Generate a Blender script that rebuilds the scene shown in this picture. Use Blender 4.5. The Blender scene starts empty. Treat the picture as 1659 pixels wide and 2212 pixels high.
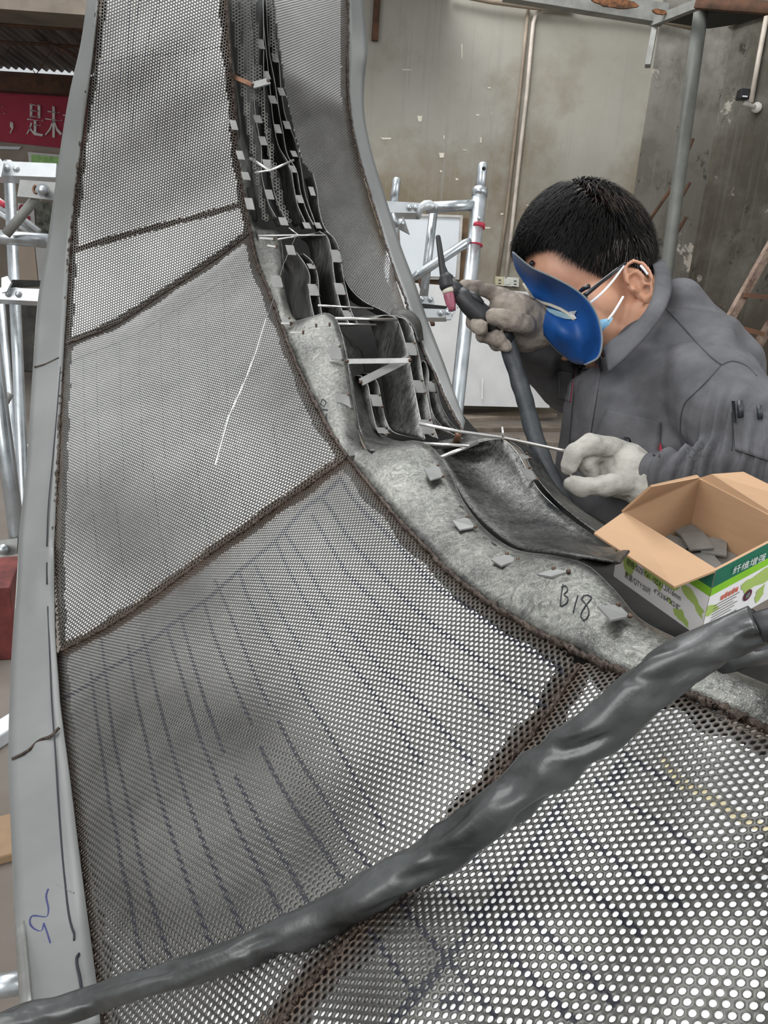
import bpy, math, random
import numpy as np
from mathutils import Vector, noise
random.seed(7); rng = np.random.default_rng(7)
S = bpy.context.scene; COL = S.collection
# ------------------------------------------------------------------ camera, world, light, exposure
FPX, CX, CY = 1661.0, 829.5, 1106.0
TH, PH, CAM_H = math.radians(19), math.radians(3.58), 1.55
F_ = np.array([0, math.cos(TH), -math.sin(TH)]); U0 = np.array([0, math.sin(TH), math.cos(TH)]); X0 = np.array([1., 0, 0])
XC = math.cos(PH)*X0 + math.sin(PH)*U0; YC = -math.sin(PH)*X0 + math.cos(PH)*U0
CAM = np.array([0, 0, CAM_H])
cd = bpy.data.cameras.new('camera'); cam = bpy.data.objects.new('camera', cd); COL.objects.link(cam)
cd.sensor_fit = 'VERTICAL'; cd.sensor_height = 36; cd.lens = FPX/2212*36; cd.clip_start = .02
from mathutils import Matrix
cam.matrix_world = Matrix(((XC[0], YC[0], -F_[0], CAM[0]), (XC[1], YC[1], -F_[1], CAM[1]), (XC[2], YC[2], -F_[2], CAM[2]), (0, 0, 0, 1)))
S.camera = cam
w = bpy.data.worlds.new('daylight'); S.world = w; w.use_nodes = True
wb = w.node_tree.nodes['Background']; wb.inputs[0].default_value = (.93, .97, 1, 1); wb.inputs[1].default_value = .58
def area(name, loc, target, size, power, col=(1, 1, 1)):
    l = bpy.data.lights.new(name, 'AREA'); l.shape = 'RECTANGLE'; l.size, l.size_y = size; l.energy = power; l.color = col
    o = bpy.data.objects.new(name, l); COL.objects.link(o); o.location = loc
    o.rotation_euler = (Vector(target)-Vector(loc)).to_track_quat('-Z', 'Y').to_euler(); return o
area('skylight_strip', (-1.2, 1.6, 4.6), (-.1, 1.2, 1), (3.5, 2.2), 55, (.97, .99, 1))
area('doorway_light', (3.2, -.6, 3.2), (.5, 1.3, 1.2), (2, 2.4), 60, (1, .99, .97))
area('front_fill', (-2.6, -2.4, 3.6), (.1, 1.6, 1.6), (3.5, 2.2), 125, (1, 1, .99))  # added fill light to brighten the upright upper sheets
area('rear_skylight', (-1.5, 5.0, 6.2), (0, 7, 1.2), (5, 2), 360, (.98, .99, 1))
S.view_settings.view_transform = 'Standard'; S.view_settings.look = 'None'; S.view_settings.gamma = 1; S.view_settings.exposure = .18
# ------------------------------------------------------------------ helpers
def Pn(px, py, z):
    px, py, z = (np.asarray(v, float) for v in (px, py, z))
    return CAM + z[..., None]*(F_ + ((px-CX)/FPX)[..., None]*XC - ((py-CY)/FPX)[..., None]*YC)
def P(px, py, z): return Vector(Pn(px, py, z))
def ray(px, py):
    d = F_ + (px-CX)/FPX*XC - (py-CY)/FPX*YC; return d
def hit(px, py, o, n):
    d = ray(px, py); o = np.array(o); n = np.array(n); return Vector(CAM + d*(np.dot(o-CAM, n)/np.dot(d, n)))
def proj(p):
    q = np.asarray(p)-CAM; z = q@F_; return CX + FPX*(q@XC)/z, CY - FPX*(q@YC)/z, z
def put(name, me, mat=None, parent=None, smooth=False):
    o = bpy.data.objects.new(name, me); COL.objects.link(o)
    if mat is not None:
        for m in (mat if isinstance(mat, (list, tuple)) else [mat]): me.materials.append(m)
    if parent is not None: o.parent = parent
    if smooth and len(me.polygons): me.polygons.foreach_set('use_smooth', np.ones(len(me.polygons), bool))
    return o
def mk(name, v, f, mat=None, parent=None, smooth=False):
    me = bpy.data.meshes.new(name); me.from_pydata([tuple(x) for x in v], [], [tuple(int(i) for i in q) for q in f]); me.update()
    return put(name, me, mat, parent, smooth)
def tag(o, label, cat=None, group=None, kind=None):
    o['label'] = label
    if cat: o['category'] = cat
    if group: o['group'] = group
    if kind: o['kind'] = kind
    return o
def root(name, loc, label, cat, group=None):
    o = bpy.data.objects.new(name, None); COL.objects.link(o); o.empty_display_size = .05
    ROOTS.append((o, Vector(loc))); return tag(o, label, cat, group)
ROOTS = []
def struct(o, label=None):
    o['kind'] = 'structure'
    if label: o['label'] = label
    return o
def merge(*ms):
    V, Fc = [], []
    for v, f in ms:
        k = len(V); V += list(v); Fc += [tuple(i+k for i in q) for q in f]
    return V, Fc
def spline(pts, n):
    p = np.array(pts, float); d = np.r_[0, np.cumsum(np.linalg.norm(np.diff(p[:, :2], axis=0), axis=1)+1e-9)]
    t = np.linspace(0, d[-1], n); m = np.zeros_like(p)
    s = np.diff(p, axis=0)/np.diff(d)[:, None]
    m[1:-1] = (s[1:]+s[:-1])/2; m[0] = s[0]; m[-1] = s[-1]
    k = np.clip(np.searchsorted(d, t)-1, 0, len(p)-2); h = (d[k+1]-d[k])[:, None]; u = ((t-d[k])[:, None])/h
    return (2*u**3-3*u**2+1)*p[k]+(u**3-2*u**2+u)*h*m[k]+(-2*u**3+3*u**2)*p[k+1]+(u**3-u**2)*h*m[k+1]
def W(pts, n=None):
    a = spline(pts, n) if n else np.array(pts, float); return Pn(a[:, 0], a[:, 1], a[:, 2])
def tubem(pts, r, sides=10, cap=True, flat=1.0):
    pts = [Vector(p) for p in pts]; n = len(pts); rs = r if hasattr(r, '__len__') else [r]*n
    V, Fc = [], []; ref = None
    for i, p in enumerate(pts):
        t = (pts[min(i+1, n-1)]-pts[max(i-1, 0)]).normalized()
        if ref is None: ref = t.orthogonal().normalized()
        ref = (ref - t*ref.dot(t)).normalized(); b = t.cross(ref)
        for k in range(sides):
            a = 2*math.pi*k/sides; V.append(p + (ref*math.cos(a)+b*math.sin(a)*flat)*rs[i])
    for i in range(n-1):
        for k in range(sides):
            k2 = (k+1) % sides; Fc.append((i*sides+k, i*sides+k2, (i+1)*sides+k2, (i+1)*sides+k))
    if cap: Fc += [tuple(range(sides))[::-1], tuple((n-1)*sides+k for k in range(sides))]
    return V, Fc
def tube(name, pts, r, mat, parent=None, sides=10, smooth=True): return mk(name, *tubem(pts, r, sides), mat, parent, smooth)
def boxm(c, ax, ay, az):
    c, ax, ay, az = (Vector(q) for q in (c, ax, ay, az))
    V = [c+sx*ax+sy*ay+sz*az for sx in (-1, 1) for sy in (-1, 1) for sz in (-1, 1)]
    return V, [(0, 1, 3, 2), (4, 6, 7, 5), (0, 4, 5, 1), (2, 3, 7, 6), (0, 2, 6, 4), (1, 5, 7, 3)]
def bev(o, wd=.002, seg=2):
    m = o.modifiers.new('bevel', 'BEVEL'); m.width = wd; m.segments = seg; return o
def slab(name, q, th, mat, parent=None, away=None):
    """plate from a polygon of 3D points with thickness th"""
    q = [Vector(p) for p in q]; nn = Vector((0, 0, 0))
    for i in range(1, len(q)-1): nn += (q[i]-q[0]).cross(q[i+1]-q[0])
    nn.normalize(); k = len(q)
    if nn.dot(Vector(CAM)-q[0]) < 0: nn = -nn
    V = q + [p-nn*th for p in q]
    Fc = [tuple(range(k)), tuple(range(2*k-1, k-1, -1))] + [(i, (i+1) % k, k+(i+1) % k, k+i) for i in range(k)]
    return mk(name, V, Fc, mat, parent)
def loftm(rows):
    n = len(rows[0]); V = [p for r in rows for p in r]
    Fc = [(i*n+j, i*n+j+1, (i+1)*n+j+1, (i+1)*n+j) for i in range(len(rows)-1) for j in range(n-1)]
    return V, Fc
def sheet(name, rows, mat, parent=None, th=.0012, smooth=True):
    o = mk(name, *loftm(rows), mat, parent, smooth); m = o.modifiers.new('thickness', 'SOLIDIFY'); m.thickness = th; m.offset = 0; return o
def capm(p0, r0, p1, r1, seg=16):
    p0, p1 = Vector(p0), Vector(p1); ms = []
    for p, r in ((p0, r0), (p1, r1)): ms.append(ball(p, (r, r, r), seg))
    ms.append(tubem([p0, p1], [r0, r1], seg)); return merge(*ms)
def ball(c, r, seg=16, ax=None):
    c = Vector(c); ax = ax or (Vector((1, 0, 0)), Vector((0, 1, 0)), Vector((0, 0, 1))); V, Fc = [], []
    V.append(c+ax[2]*r[2]); R = seg//2
    for i in range(1, R):
        t = math.pi*i/R
        for k in range(seg):
            a = 2*math.pi*k/seg; V.append(c+ax[0]*r[0]*math.sin(t)*math.cos(a)+ax[1]*r[1]*math.sin(t)*math.sin(a)+ax[2]*r[2]*math.cos(t))
    V.append(c-ax[2]*r[2]); L = len(V)-1
    for k in range(seg):
        k2 = (k+1) % seg; Fc.append((0, 1+k, 1+k2)); Fc.append((L, 1+(R-2)*seg+k2, 1+(R-2)*seg+k))
        for i in range(R-2): Fc.append((1+i*seg+k, 1+(i+1)*seg+k, 1+(i+1)*seg+k2, 1+i*seg+k2))
    return V, Fc
def blob(name, ms, voxel, sm, mat, parent=None, disp=None):
    """one continuous skin grown round overlapping volumes"""
    t = mk('tmp', *merge(*ms)); m = t.modifiers.new('r', 'REMESH'); m.mode = 'VOXEL'; m.voxel_size = voxel
    if sm: s = t.modifiers.new('s', 'SMOOTH'); s.factor = .5; s.iterations = sm
    dg = bpy.context.evaluated_depsgraph_get(); me = bpy.data.meshes.new_from_object(t.evaluated_get(dg)); me.name = name
    old = t.data; bpy.data.objects.remove(t); bpy.data.meshes.remove(old)
    if disp:
        co = [(v.co.copy(), v.normal.copy()) for v in me.vertices]
        for v, (c, n) in zip(me.vertices, co): v.co = c+n*disp(c)
    me.update(); me.materials.clear(); return put(name, me, mat, parent, True)
def chain(*pts): # (px,py,z,r) ...
    return [capm(P(*a[:3]), a[3], P(*b[:3]), b[3]) for a, b in zip(pts[:-1], pts[1:])]
# ------------------------------------------------------------------ materials
def nodes(name):
    m = bpy.data.materials.new(name); m.use_nodes = True; nt = m.node_tree; return m, nt, nt.nodes['Principled BSDF']
def mat(name, col, rough=.6, metal=0, var=.12, scale=8., bump=0., bscale=60., col2=None, stretch=(1, 1, 1), aniso=0, rvar=0, detail=6, spec=.5):
    m, nt, b = nodes(name); N = nt.nodes.new; L = nt.links.new
    tc = N('ShaderNodeTexCoord'); mp = N('ShaderNodeMapping'); mp.inputs['Scale'].default_value = stretch; L(tc.outputs['Object'], mp.inputs[0])
    n = N('ShaderNodeTexNoise'); n.inputs['Scale'].default_value = scale; n.inputs['Detail'].default_value = detail; n.inputs['Roughness'].default_value = .62; L(mp.outputs[0], n.inputs['Vector'])
    r = N('ShaderNodeValToRGB'); c2 = col2 or tuple(max(0, c*(1-2*var)) for c in col)
    r.color_ramp.elements[0].position = .32; r.color_ramp.elements[1].position = .68
    r.color_ramp.elements[0].color = (*c2, 1); r.color_ramp.elements[1].color = (*(tuple(min(1, c*(1+var)) for c in col) if not col2 else col), 1)
    L(n.outputs[0], r.inputs[0]); L(r.outputs[0], b.inputs['Base Color'])
    b.inputs['Metallic'].default_value = metal; b.inputs['Roughness'].default_value = rough; b.inputs['Specular IOR Level'].default_value = spec
    if rvar:
        mr = N('ShaderNodeMapRange'); mr.inputs['To Min'].default_value = max(.03, rough-rvar); mr.inputs['To Max'].default_value = min(1, rough+rvar); mr.inputs['From Min'].default_value = .3; mr.inputs['From Max'].default_value = .7
        L(n.outputs[0], mr.inputs[0]); L(mr.outputs[0], b.inputs['Roughness'])
    if aniso: b.inputs['Anisotropic'].default_value = aniso
    if bump:
        n2 = N('ShaderNodeTexNoise'); n2.inputs['Scale'].default_value = bscale; n2.inputs['Detail'].default_value = 5; L(mp.outputs[0], n2.inputs['Vector'])
        bp = N('ShaderNodeBump'); bp.inputs['Strength'].default_value = bump; bp.inputs['Distance'].default_value = .01; L(n2.outputs[0], bp.inputs['Height']); L(bp.outputs[0], b.inputs['Normal'])
    return m
def perf_mat():
    m = mat('perforated_steel', (.13, .126, .117), .46, .6, .16, 9, bump=.1, bscale=22, rvar=.1); nt = m.node_tree; b = nt.nodes['Principled BSDF']
    at = nt.nodes.new('ShaderNodeAttribute'); at.attribute_name = 'stain'; mx = nt.nodes.new('ShaderNodeMix'); mx.data_type = 'RGBA'
    src = b.inputs['Base Color'].links[0].from_socket; nt.links.new(at.outputs['Fac'], mx.inputs[0]); nt.links.new(src, mx.inputs[6]); mx.inputs[7].default_value = (.085, .06, .045, 1)
    nt.links.new(mx.outputs[2], b.inputs['Base Color']); return m
def brushed(name, col, rough, streak=(40, 40, 3), hi=1.75):
    m = mat(name, col, rough, .75, .3, 14, rvar=.16); nt = m.node_tree; b = nt.nodes['Principled BSDF']; N = nt.nodes.new
    tc = N('ShaderNodeTexCoord'); mp = N('ShaderNodeMapping'); mp.inputs['Scale'].default_value = streak; mp.inputs['Rotation'].default_value = (.3, .5, .4)
    n = N('ShaderNodeTexNoise'); n.inputs['Scale'].default_value = 14; n.inputs['Detail'].default_value = 4; n.inputs['Distortion'].default_value = 1.2; bp = N('ShaderNodeBump'); bp.inputs['Strength'].default_value = .22; bp.inputs['Distance'].default_value = .004
    nt.links.new(tc.outputs['Object'], mp.inputs[0]); nt.links.new(mp.outputs[0], n.inputs['Vector']); nt.links.new(n.outputs[0], bp.inputs['Height']); nt.links.new(bp.outputs[0], b.inputs['Normal'])
    src = b.inputs['Base Color'].links[0].from_socket; r = N('ShaderNodeValToRGB'); r.color_ramp.elements[0].position = .3; r.color_ramp.elements[1].position = .72; r.color_ramp.elements[0].color = (.6, .6, .6, 1); r.color_ramp.elements[1].color = (hi, hi, hi*.97, 1)
    n2 = N('ShaderNodeTexNoise'); n2.inputs['Scale'].default_value = 5; n2.inputs['Detail'].default_value = 7; n2.inputs['Distortion'].default_value = 2.2; mp2 = N('ShaderNodeMapping'); mp2.inputs['Scale'].default_value = (24, 18, 1.5); mp2.inputs['Rotation'].default_value = (.5, .9, .6); nt.links.new(tc.outputs['Object'], mp2.inputs[0]); nt.links.new(mp2.outputs[0], n2.inputs['Vector']); nt.links.new(n2.outputs[0], r.inputs[0])
    mx = N('ShaderNodeMix'); mx.data_type = 'RGBA'; mx.blend_type = 'MULTIPLY'; mx.inputs[0].default_value = 1; nt.links.new(src, mx.inputs[6]); nt.links.new(r.outputs[0], mx.inputs[7]); nt.links.new(mx.outputs[2], b.inputs['Base Color']); return m
M = dict(
 perf=perf_mat(), ink=mat('marker_ink', (.012, .012, .02), .6), chalk=mat('chalk', (.8, .8, .8), .9),
 film=mat('white_film', (.86, .86, .85), .45, 0, .04, 30), filmy=mat('yellowed_film', (.75, .66, .42), .5),
 flange=mat('mill_steel', (.195, .2, .193), .55, .25, .06, 6, rvar=.08, bump=.03, bscale=5),
 brush=brushed('brushed_steel', (.155, .155, .143), .42), dark=brushed('dark_brushed_steel', (.055, .055, .052), .36, (30, 30, 4), 3.2),
 edge=mat('bare_steel_edge', (.36, .36, .34), .4, .8, .1, 40), tab=mat('tab_steel', (.27, .27, .26), .5, .4, .1, 30),
 weld=mat('burnt_weld', (.10, .075, .06), .5, .6, .4, 90, bump=.6, bscale=160, col2=(.025, .015, .012)), nub=mat('weld_nub', (.12, .08, .06), .4, .7, .3, 200),
 rod=mat('bright_rod', (.75, .73, .7), .28, .9, .08, 60), copper=mat('heat_tinted_bar', (.2, .105, .065), .5, .6, .2, 60), frame=mat('near_black', (.02, .018, .016), .8, .2, .3, 20),  # frame: near black, also stands in for shade behind sheets and ribs
 galv=mat('galvanised_tube', (.5, .53, .55), .3, .75, .12, 12, rvar=.12), galvw=mat('galvanised_bracket', (.56, .585, .6), .4, .35, .06, 20), red=mat('red_paint', (.45, .03, .06), .6),
 rubber=mat('black_rubber', (.02, .02, .022), .5, 0, .2, 40, bump=.1), ceramic=mat('pink_ceramic', (.45, .13, .2), .4, 0, .25, 60, col2=(.25, .07, .1)), cream=mat('cream_ring', (.65, .6, .5), .6),
 leather=mat('black_leather_sleeve', (.045, .048, .047), .36, 0, .35, 22, bump=.18, bscale=28, rvar=.08, spec=.7), sleeve2=mat('grey_rubber_sleeve', (.05, .056, .06), .5, 0, .2, 30, bump=.2, bscale=60),
 skin=mat('skin', (.62, .32, .2), .5, 0, .06, 14), hair=mat('black_hair', (.005, .0045, .004), .6, 0, .3, 60, spec=.14), hair2=mat('brown_hair', (.04, .022, .012), .4, 0, .3, 60),
 cloth=mat('grey_work_cloth', (.112, .111, .118), .85, 0, .2, 13, bump=.35, bscale=14, spec=.25), cloth2=mat('dark_cloth_seam', (.055, .056, .062), .9), trou=mat('grey_trousers', (.1, .1, .11), .9),
 glove=mat('canvas_glove', (.41, .395, .355), .9, 0, .16, 26, bump=.5, bscale=40, spec=.2), glove2=mat('soiled_leather_glove', (.30, .255, .215), .7, 0, .2, 26, bump=.5, bscale=45, spec=.3),
 blue=mat('blue_fibre_sheet', (.006, .075, .29), .5, 0, .22, 14, rvar=.1), edgeb=mat('worn_shield_edge', (.16, .18, .19), .7), lens=mat('pale_lens', (.4, .6, .68), .15), maskb=mat('blue_mask_cloth', (.3, .6, .78), .8), white=mat('white_elastic', (.85, .85, .85), .8),
 glass=mat('black_plastic', (.012, .012, .014), .25), redc=mat('red_trim', (.45, .01, .04), .8),
 card=mat('kraft_card', (.44, .275, .16), .85, 0, .05, 3, bump=.05, bscale=60, stretch=(1, 1, 12)), prn=mat('white_print', (.92, .92, .93), .5, 0, .02), lime=mat('light_green_print', (.45, .62, .16), .5, 0, .05), dkg=mat('dark_green_print', (.01, .17, .1), .5), brg=mat('bright_green_print', (.28, .66, .03), .5), blk=mat('black_print', (.02, .02, .025), .6), orange=mat('orange_print', (.75, .16, .1), .6), plum=mat('plum_print', (.12, .02, .05), .6),
 banner=mat('red_banner', (.4, .03, .06), .7, 0, .06, 3), letter=mat('grey_letter', (.75, .7, .67), .8), green=mat('green_poster', (.42, .72, .25), .7, 0, .2, 12), paper=mat('paper', (.8, .77, .74), .8, 0, .05), photo=mat('photo_print', (.2, .2, .16), .6, 0, .5, 9),
 boardw=mat('white_board', (.68, .72, .75), .5, 0, .03, 3), boardf=mat('aluminium_trim', (.5, .48, .45), .4, .5), sheetw=mat('grey_white_sheet', (.6, .6, .59), .55, 0, .06, 3), wood=mat('brown_wood', (.16, .1, .055), .8, 0, .3, 6),
 rust=mat('rusty_steel', (.16, .075, .04), .85, .1, .3, 9, col2=(.06, .035, .025)), oldst=mat('old_painted_steel', (.27, .27, .25), .6, .2, .15, 8), pipe=mat('grey_pipe', (.2, .205, .185), .45, .1, .1, 7), ladder=mat('rusty_ladder', (.3, .22, .17), .85, 0, .4, 20, col2=(.09, .05, .035)),
 cond=mat('cream_conduit', (.62, .55, .47), .5), condb=mat('brown_conduit', (.3, .24, .18), .6), socket=mat('socket_plastic', (.68, .68, .62), .4), socky=mat('yellowed_plastic', (.6, .55, .38), .4), camw=mat('white_camera_plastic', (.75, .72, .66), .5),
)
# ------------------------------------------------------------------ the setting
def wallmat(name, base, dirt, peel, seed, low, tp=.69, td=.70, con=.2, cs=.55):
    m, nt, b = nodes(name); N = nt.nodes.new; L = nt.links.new
    tc = N('ShaderNodeTexCoord'); mp = N('ShaderNodeMapping'); mp.inputs['Location'].default_value = (seed, seed*.7, seed*.3); L(tc.outputs['Object'], mp.inputs[0])
    def ramp(sock, p0, p1, c0=(0, 0, 0, 1), c1=(1, 1, 1, 1)):
        r = N('ShaderNodeValToRGB'); r.color_ramp.elements[0].position = p0; r.color_ramp.elements[1].position = p1; r.color_ramp.elements[0].color = c0; r.color_ramp.elements[1].color = c1; L(sock, r.inputs[0]); return r.outputs[0]
    def nz(sc, det=8, st=None, rough=.65):
        n = N('ShaderNodeTexNoise'); n.inputs['Scale'].default_value = sc; n.inputs['Detail'].default_value = det; n.inputs['Roughness'].default_value = rough
        if st: q = N('ShaderNodeMapping'); q.inputs['Scale'].default_value = st; L(mp.outputs[0], q.inputs[0]); L(q.outputs[0], n.inputs['Vector'])
        else: L(mp.outputs[0], n.inputs['Vector'])
        return n.outputs[0]
    def mix(a, bb, f):
        x = N('ShaderNodeMix'); x.data_type = 'RGBA'
        L(f, x.inputs[0])
        for s, v in ((6, a), (7, bb)):
            if isinstance(v, tuple): x.inputs[s].default_value = (*v, 1)
            else: L(v, x.inputs[s])
        return x.outputs[2]
    c = ramp(nz(cs, 8), .5-con, .5+con, (*dirt, 1), (*base, 1))
    sx = N('ShaderNodeSeparateXYZ'); L(tc.outputs['Object'], sx.inputs[0]); hr_ = N('ShaderNodeMapRange'); hr_.inputs['From Min'].default_value = 3.3; hr_.inputs['From Max'].default_value = 1.9; hr_.inputs['To Min'].default_value = -.12; hr_.inputs['To Max'].default_value = .13; L(sx.outputs[2], hr_.inputs[0])
    ad = N('ShaderNodeMath'); ad.operation = 'ADD'; L(nz(.9, 7), ad.inputs[0]); L(hr_.outputs[0], ad.inputs[1]); c = mix(c, low, ramp(ad.outputs[0], .46, .68))
    c = mix(c, tuple(x*.72 for x in base), ramp(nz(5, 4, (5, 5, .16)), .55, .75))
    c = mix(c, peel, ramp(nz(2.6, 9, None, .72), tp, tp+.03))
    c = mix(c, tuple(x*.35 for x in dirt), ramp(nz(3.3, 9, (1, 1, .8), .75), td, td+.06))
    L(c, b.inputs['Base Color']); b.inputs['Roughness'].default_value = .88
    bp = N('ShaderNodeBump'); bp.inputs['Strength'].default_value = .25; L(nz(30, 6), bp.inputs['Height']); L(bp.outputs[0], b.inputs['Normal']); return m
fl = hit(1000, 883, (0, 0, 0), (0, 0, 1)); fl.z = 0
wd = Vector((1, .15, 0)).normalized(); wn = Vector((wd.y, -wd.x, 0))
corner = hit(1541, 300, fl, wn); corner.z = 0
rd = Vector((.47, -.88, 0)).normalized(); rn = Vector((-rd.y, rd.x, 0))*-1
HW = 5.2
def wallbox(name, a, b_, n, m, h=HW, th=.12):
    a, b_ = Vector(a), Vector(b_); c = (a+b_)/2 - n*th/2 + Vector((0, 0, h/2)); return struct(mk(name, *boxm(c, (b_-a)/2, n*th/2, (0, 0, h/2)), m))
wm1 = wallmat('plastered_wall', (.44, .42, .375), (.31, .29, .24), (.56, .52, .45), 3.1, (.225, .185, .125))
wm2 = wallmat('damp_wall', (.185, .176, .15), (.075, .068, .052), (.36, .33, .28), 9.4, (.07, .057, .04), .63, .6, .1, 1.3)
wl = hit(330, 500, fl, wn); wl.z = 0
wallbox('wall_back', wl, corner, wn, wm1)
wallbox('wall_right', corner, corner+rd*4.6, -rn if rn.dot(Vector((0, 0, 0))-corner) < 0 else rn, wm2)
# damp, crumbling pier between the plaster and the corner
pa = hit(1402, 200, fl, wn); pa.z = 0
wallbox('trim_1', pa-wn*-.012, corner, wn, wallmat('damp_pier', (.33, .315, .28), (.14, .13, .108), (.5, .45, .38), 1.7, (.13, .115, .095), .6, .58, .1, 1.8), th=.02)
fm = mat('dusty_floor', (.19, .165, .14), .9, 0, .2, 1.2, bump=.2, bscale=12, col2=(.12, .1, .085))
mk_ = mk('floor', *boxm((0, 4, -.05), (9, 0, 0), (0, 9, 0), (0, 0, .05)), fm); struct(mk_)
FW = 11.0
lm = mat('far_plaster', (.42, .36, .3), .9, 0, .12, 1.5, col2=(.26, .21, .17))
wallbox('wall_left', (-9, FW, 0), (wl.x+.6, FW, 0), Vector((0, -1, 0)), lm, h=P(75, 172, 1).z and hit(75, 172, (0, FW, 0), (0, -1, 0)).z)
def onfar(px, py, off=.03): return hit(px, py, (0, FW-off, 0), (0, -1, 0))
def onwall(px, py, off=.02): return hit(px, py, fl+wn*off, wn)
rside = rn if rn.dot(-corner) > 0 else -rn
def onright(px, py, off=.02): return hit(px, py, corner+rside*off, rside)
# corrugated roof over the far bay
rz = onfar(75, 158).z + .03; V = []; nx = 620
for i in range(nx):
    x = -9+i*9.3/nx; zz = rz+.018*math.sin(i*.98)
    V += [(x, FW-.1, zz-.0), (x, 6.6, zz+.42)]
roof = mk('ceiling', V, [(2*i, 2*i+2, 2*i+3, 2*i+1) for i in range(nx-1)], mat('corrugated_roof', (.3, .29, .28), .5, .3, .3, 2, stretch=(6, .4, 1)), smooth=True); struct(roof)
for k, (yy, px0) in enumerate(((8.0, 0), (9.6, 0))):
    t = root('roof_truss', (-5, yy, rz), ('thin lattice roof truss nearest under the corrugated roof at upper left', 'thin lattice roof truss farther back under the corrugated roof')[k], 'truss', 'roof trusses')
    h0 = rz+.34*(FW-yy)/4.4-.08
    for nm, hh in (('top_chord', h0), ('bottom_chord', h0-.3)): tube(nm, [(-9, yy, hh), (0.2, yy, hh)], .016, M['rust'], t, 6)
    zz = [(-9+i*.23, yy, h0-.3*(i % 2)) for i in range(41)]; tube('web_bar', zz, .007, M['rust'], t, 5, False)
tag(tube('roof_brace', [onfar(20, 55), hit(160, 118, (0, 9, 0), (0, 1, 0))], .018, M['rust']), 'dark diagonal roof brace crossing the corrugated roof', 'brace')
# light beam across the upper left
a, b2 = hit(-60, 8, (0, 6.4, 0), (0, 1, 0)), hit(330, 40, (0, 6.4, 0), (0, 1, 0)); mid = (a+b2)/2; ex = (b2-a)/2; ex.z *= .5
struct(mk('trim_2', *boxm(mid+Vector((0, 0, .28)), ex*2.4, (0, .12, 0), (0, 0, .28)), mat('pale_beam', (.55, .52, .49), .8, 0, .1, 2, stretch=(8, 8, .5))))
struct(mk('trim_3', *boxm(mid+Vector((0, -.05, -.02)), ex*2.4, (0, .2, 0), (0, 0, .05)), mat('brown_beam', (.2, .165, .13), .8, 0, .2, 3)))
lo = onfar(75, 186); struct(mk('trim_4', *boxm((-5, FW-.12, lo.z), (4.9, 0, 0), (0, .12, 0), (0, 0, .1)), M['rust']))
# banner with lettering
def quadon(f, pts, th, name, m, parent=None):
    return slab(name, [f(*p) for p in pts], th, m, parent)
bn = quadon(onfar, [(-160, 178), (300, 222), (300, 338), (-160, 288)], .02, 'slogan_banner', M['banner'])
tag(bn, 'red banner with large grey Chinese characters on the far wall', 'banner')
def glyph(strokes, x0, y0, sx, sy, name, f=onfar, off=.06, m=None, parent=None):
    ms = []
    for s in strokes:
        q = [f(x0+sx*a, y0+sy*b_+sx*a*.1, off) for a, b_ in s]; k = len(q); nn = Vector((0, .015, 0))
        ms.append((q+[p+nn for p in q], [tuple(range(k)), tuple(range(2*k-1, k-1, -1))]+[(i, (i+1) % k, k+(i+1) % k, k+i) for i in range(k)]))
    return mk(name, *merge(*ms), m or M['letter'], parent)
H = lambda y, x0, x1, t=.04: [(x0, y), (x1, y), (x1-.03, y-.05), (x1-.07, y-.0), (x0, y-t)]
Vs = lambda x, y0, y1, t=.07: [(x-t, y0-.02), (x+t, y0+.02), (x+t, y1), (x-t, y1)]
shi = [H(.03, .26, .76), H(.22, .28, .74), H(.41, .28, .74), Vs(.27, 0, .43), Vs(.73, 0, .43), H(.52, .04, .96), Vs(.5, .52, .9), H(.68, .5, .82),
       [(.25, .6), (.34, .62), (.2, .84), (.04, 1), (.0, .98), (.15, .82)], [(.2, .74), (.42, .9), (.98, .95), (.9, 1.02), (.45, 1), (.16, .82)]]
wei = [H(.2, .16, .84), H(.45, .02, .98), Vs(.5, 0, 1.02), [(.45, .47), (.5, .5), (.3, .8), (.02, .98), (0, .95), (.25, .74)], [(.52, .45), (.58, .5), (.72, .7), (1, .85), (.9, .93), (.66, .78)]]
glyph(shi, 57, 224, 37, 66, 'banner_lettering', parent=bn); glyph(wei, 97, 228, 37, 66, 'banner_lettering', parent=bn)
glyph([H(.25, 0, .9), H(.62, -.1, 1), Vs(.45, 0, .95)], -34, 218, 44, 38, 'banner_lettering', parent=bn)
glyph([[(.3, 0), (.7, .1), (.75, .5), (.3, 1), (.2, .95), (.5, .6), (.2, .4)]], 18, 262, 14, 26, 'banner_lettering', parent=bn)
glyph([Vs(.5, .1, 1), H(.3, 0, 1), H(.6, .05, .9)], 136, 230, 34, 66, 'banner_lettering', parent=bn)
lp = quadon(onfar, [(-80, 313), (46, 317), (40, 323), (-80, 320)], .02, 'wooden_batten', M['boardw']); tag(lp, 'pale batten just under the red banner', 'batten')
g = quadon(lambda x, y: onfar(x, y, .04), [(60, 328), (170, 338), (170, 372), (64, 368)], .02, 'wall_poster', M['paper']); tag(g, 'green landscape poster with white border under the red banner', 'poster')
quadon(lambda x, y: onfar(x, y, .065), [(67, 334), (168, 343), (168, 368), (69, 362)], .01, 'printed_picture', M['green'], g)
g = quadon(lambda x, y: onfar(x, y, .04), [(38, 438), (73, 442), (76, 492), (40, 490)], .02, 'wall_notice', M['paper']); tag(g, 'white notice with a red ring symbol on far left wall', 'notice')
rp = [onfar(49+7*math.cos(t), 452+9*math.sin(t), .07) for t in np.linspace(0, 2*math.pi, 18)]; tube('red_symbol', rp, .012, M['red'], g, 5); quadon(lambda x, y: onfar(x, y, .065), [(55, 466), (64, 467), (64, 478), (55, 476)], .01, 'red_symbol', M['red'], g)
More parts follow.
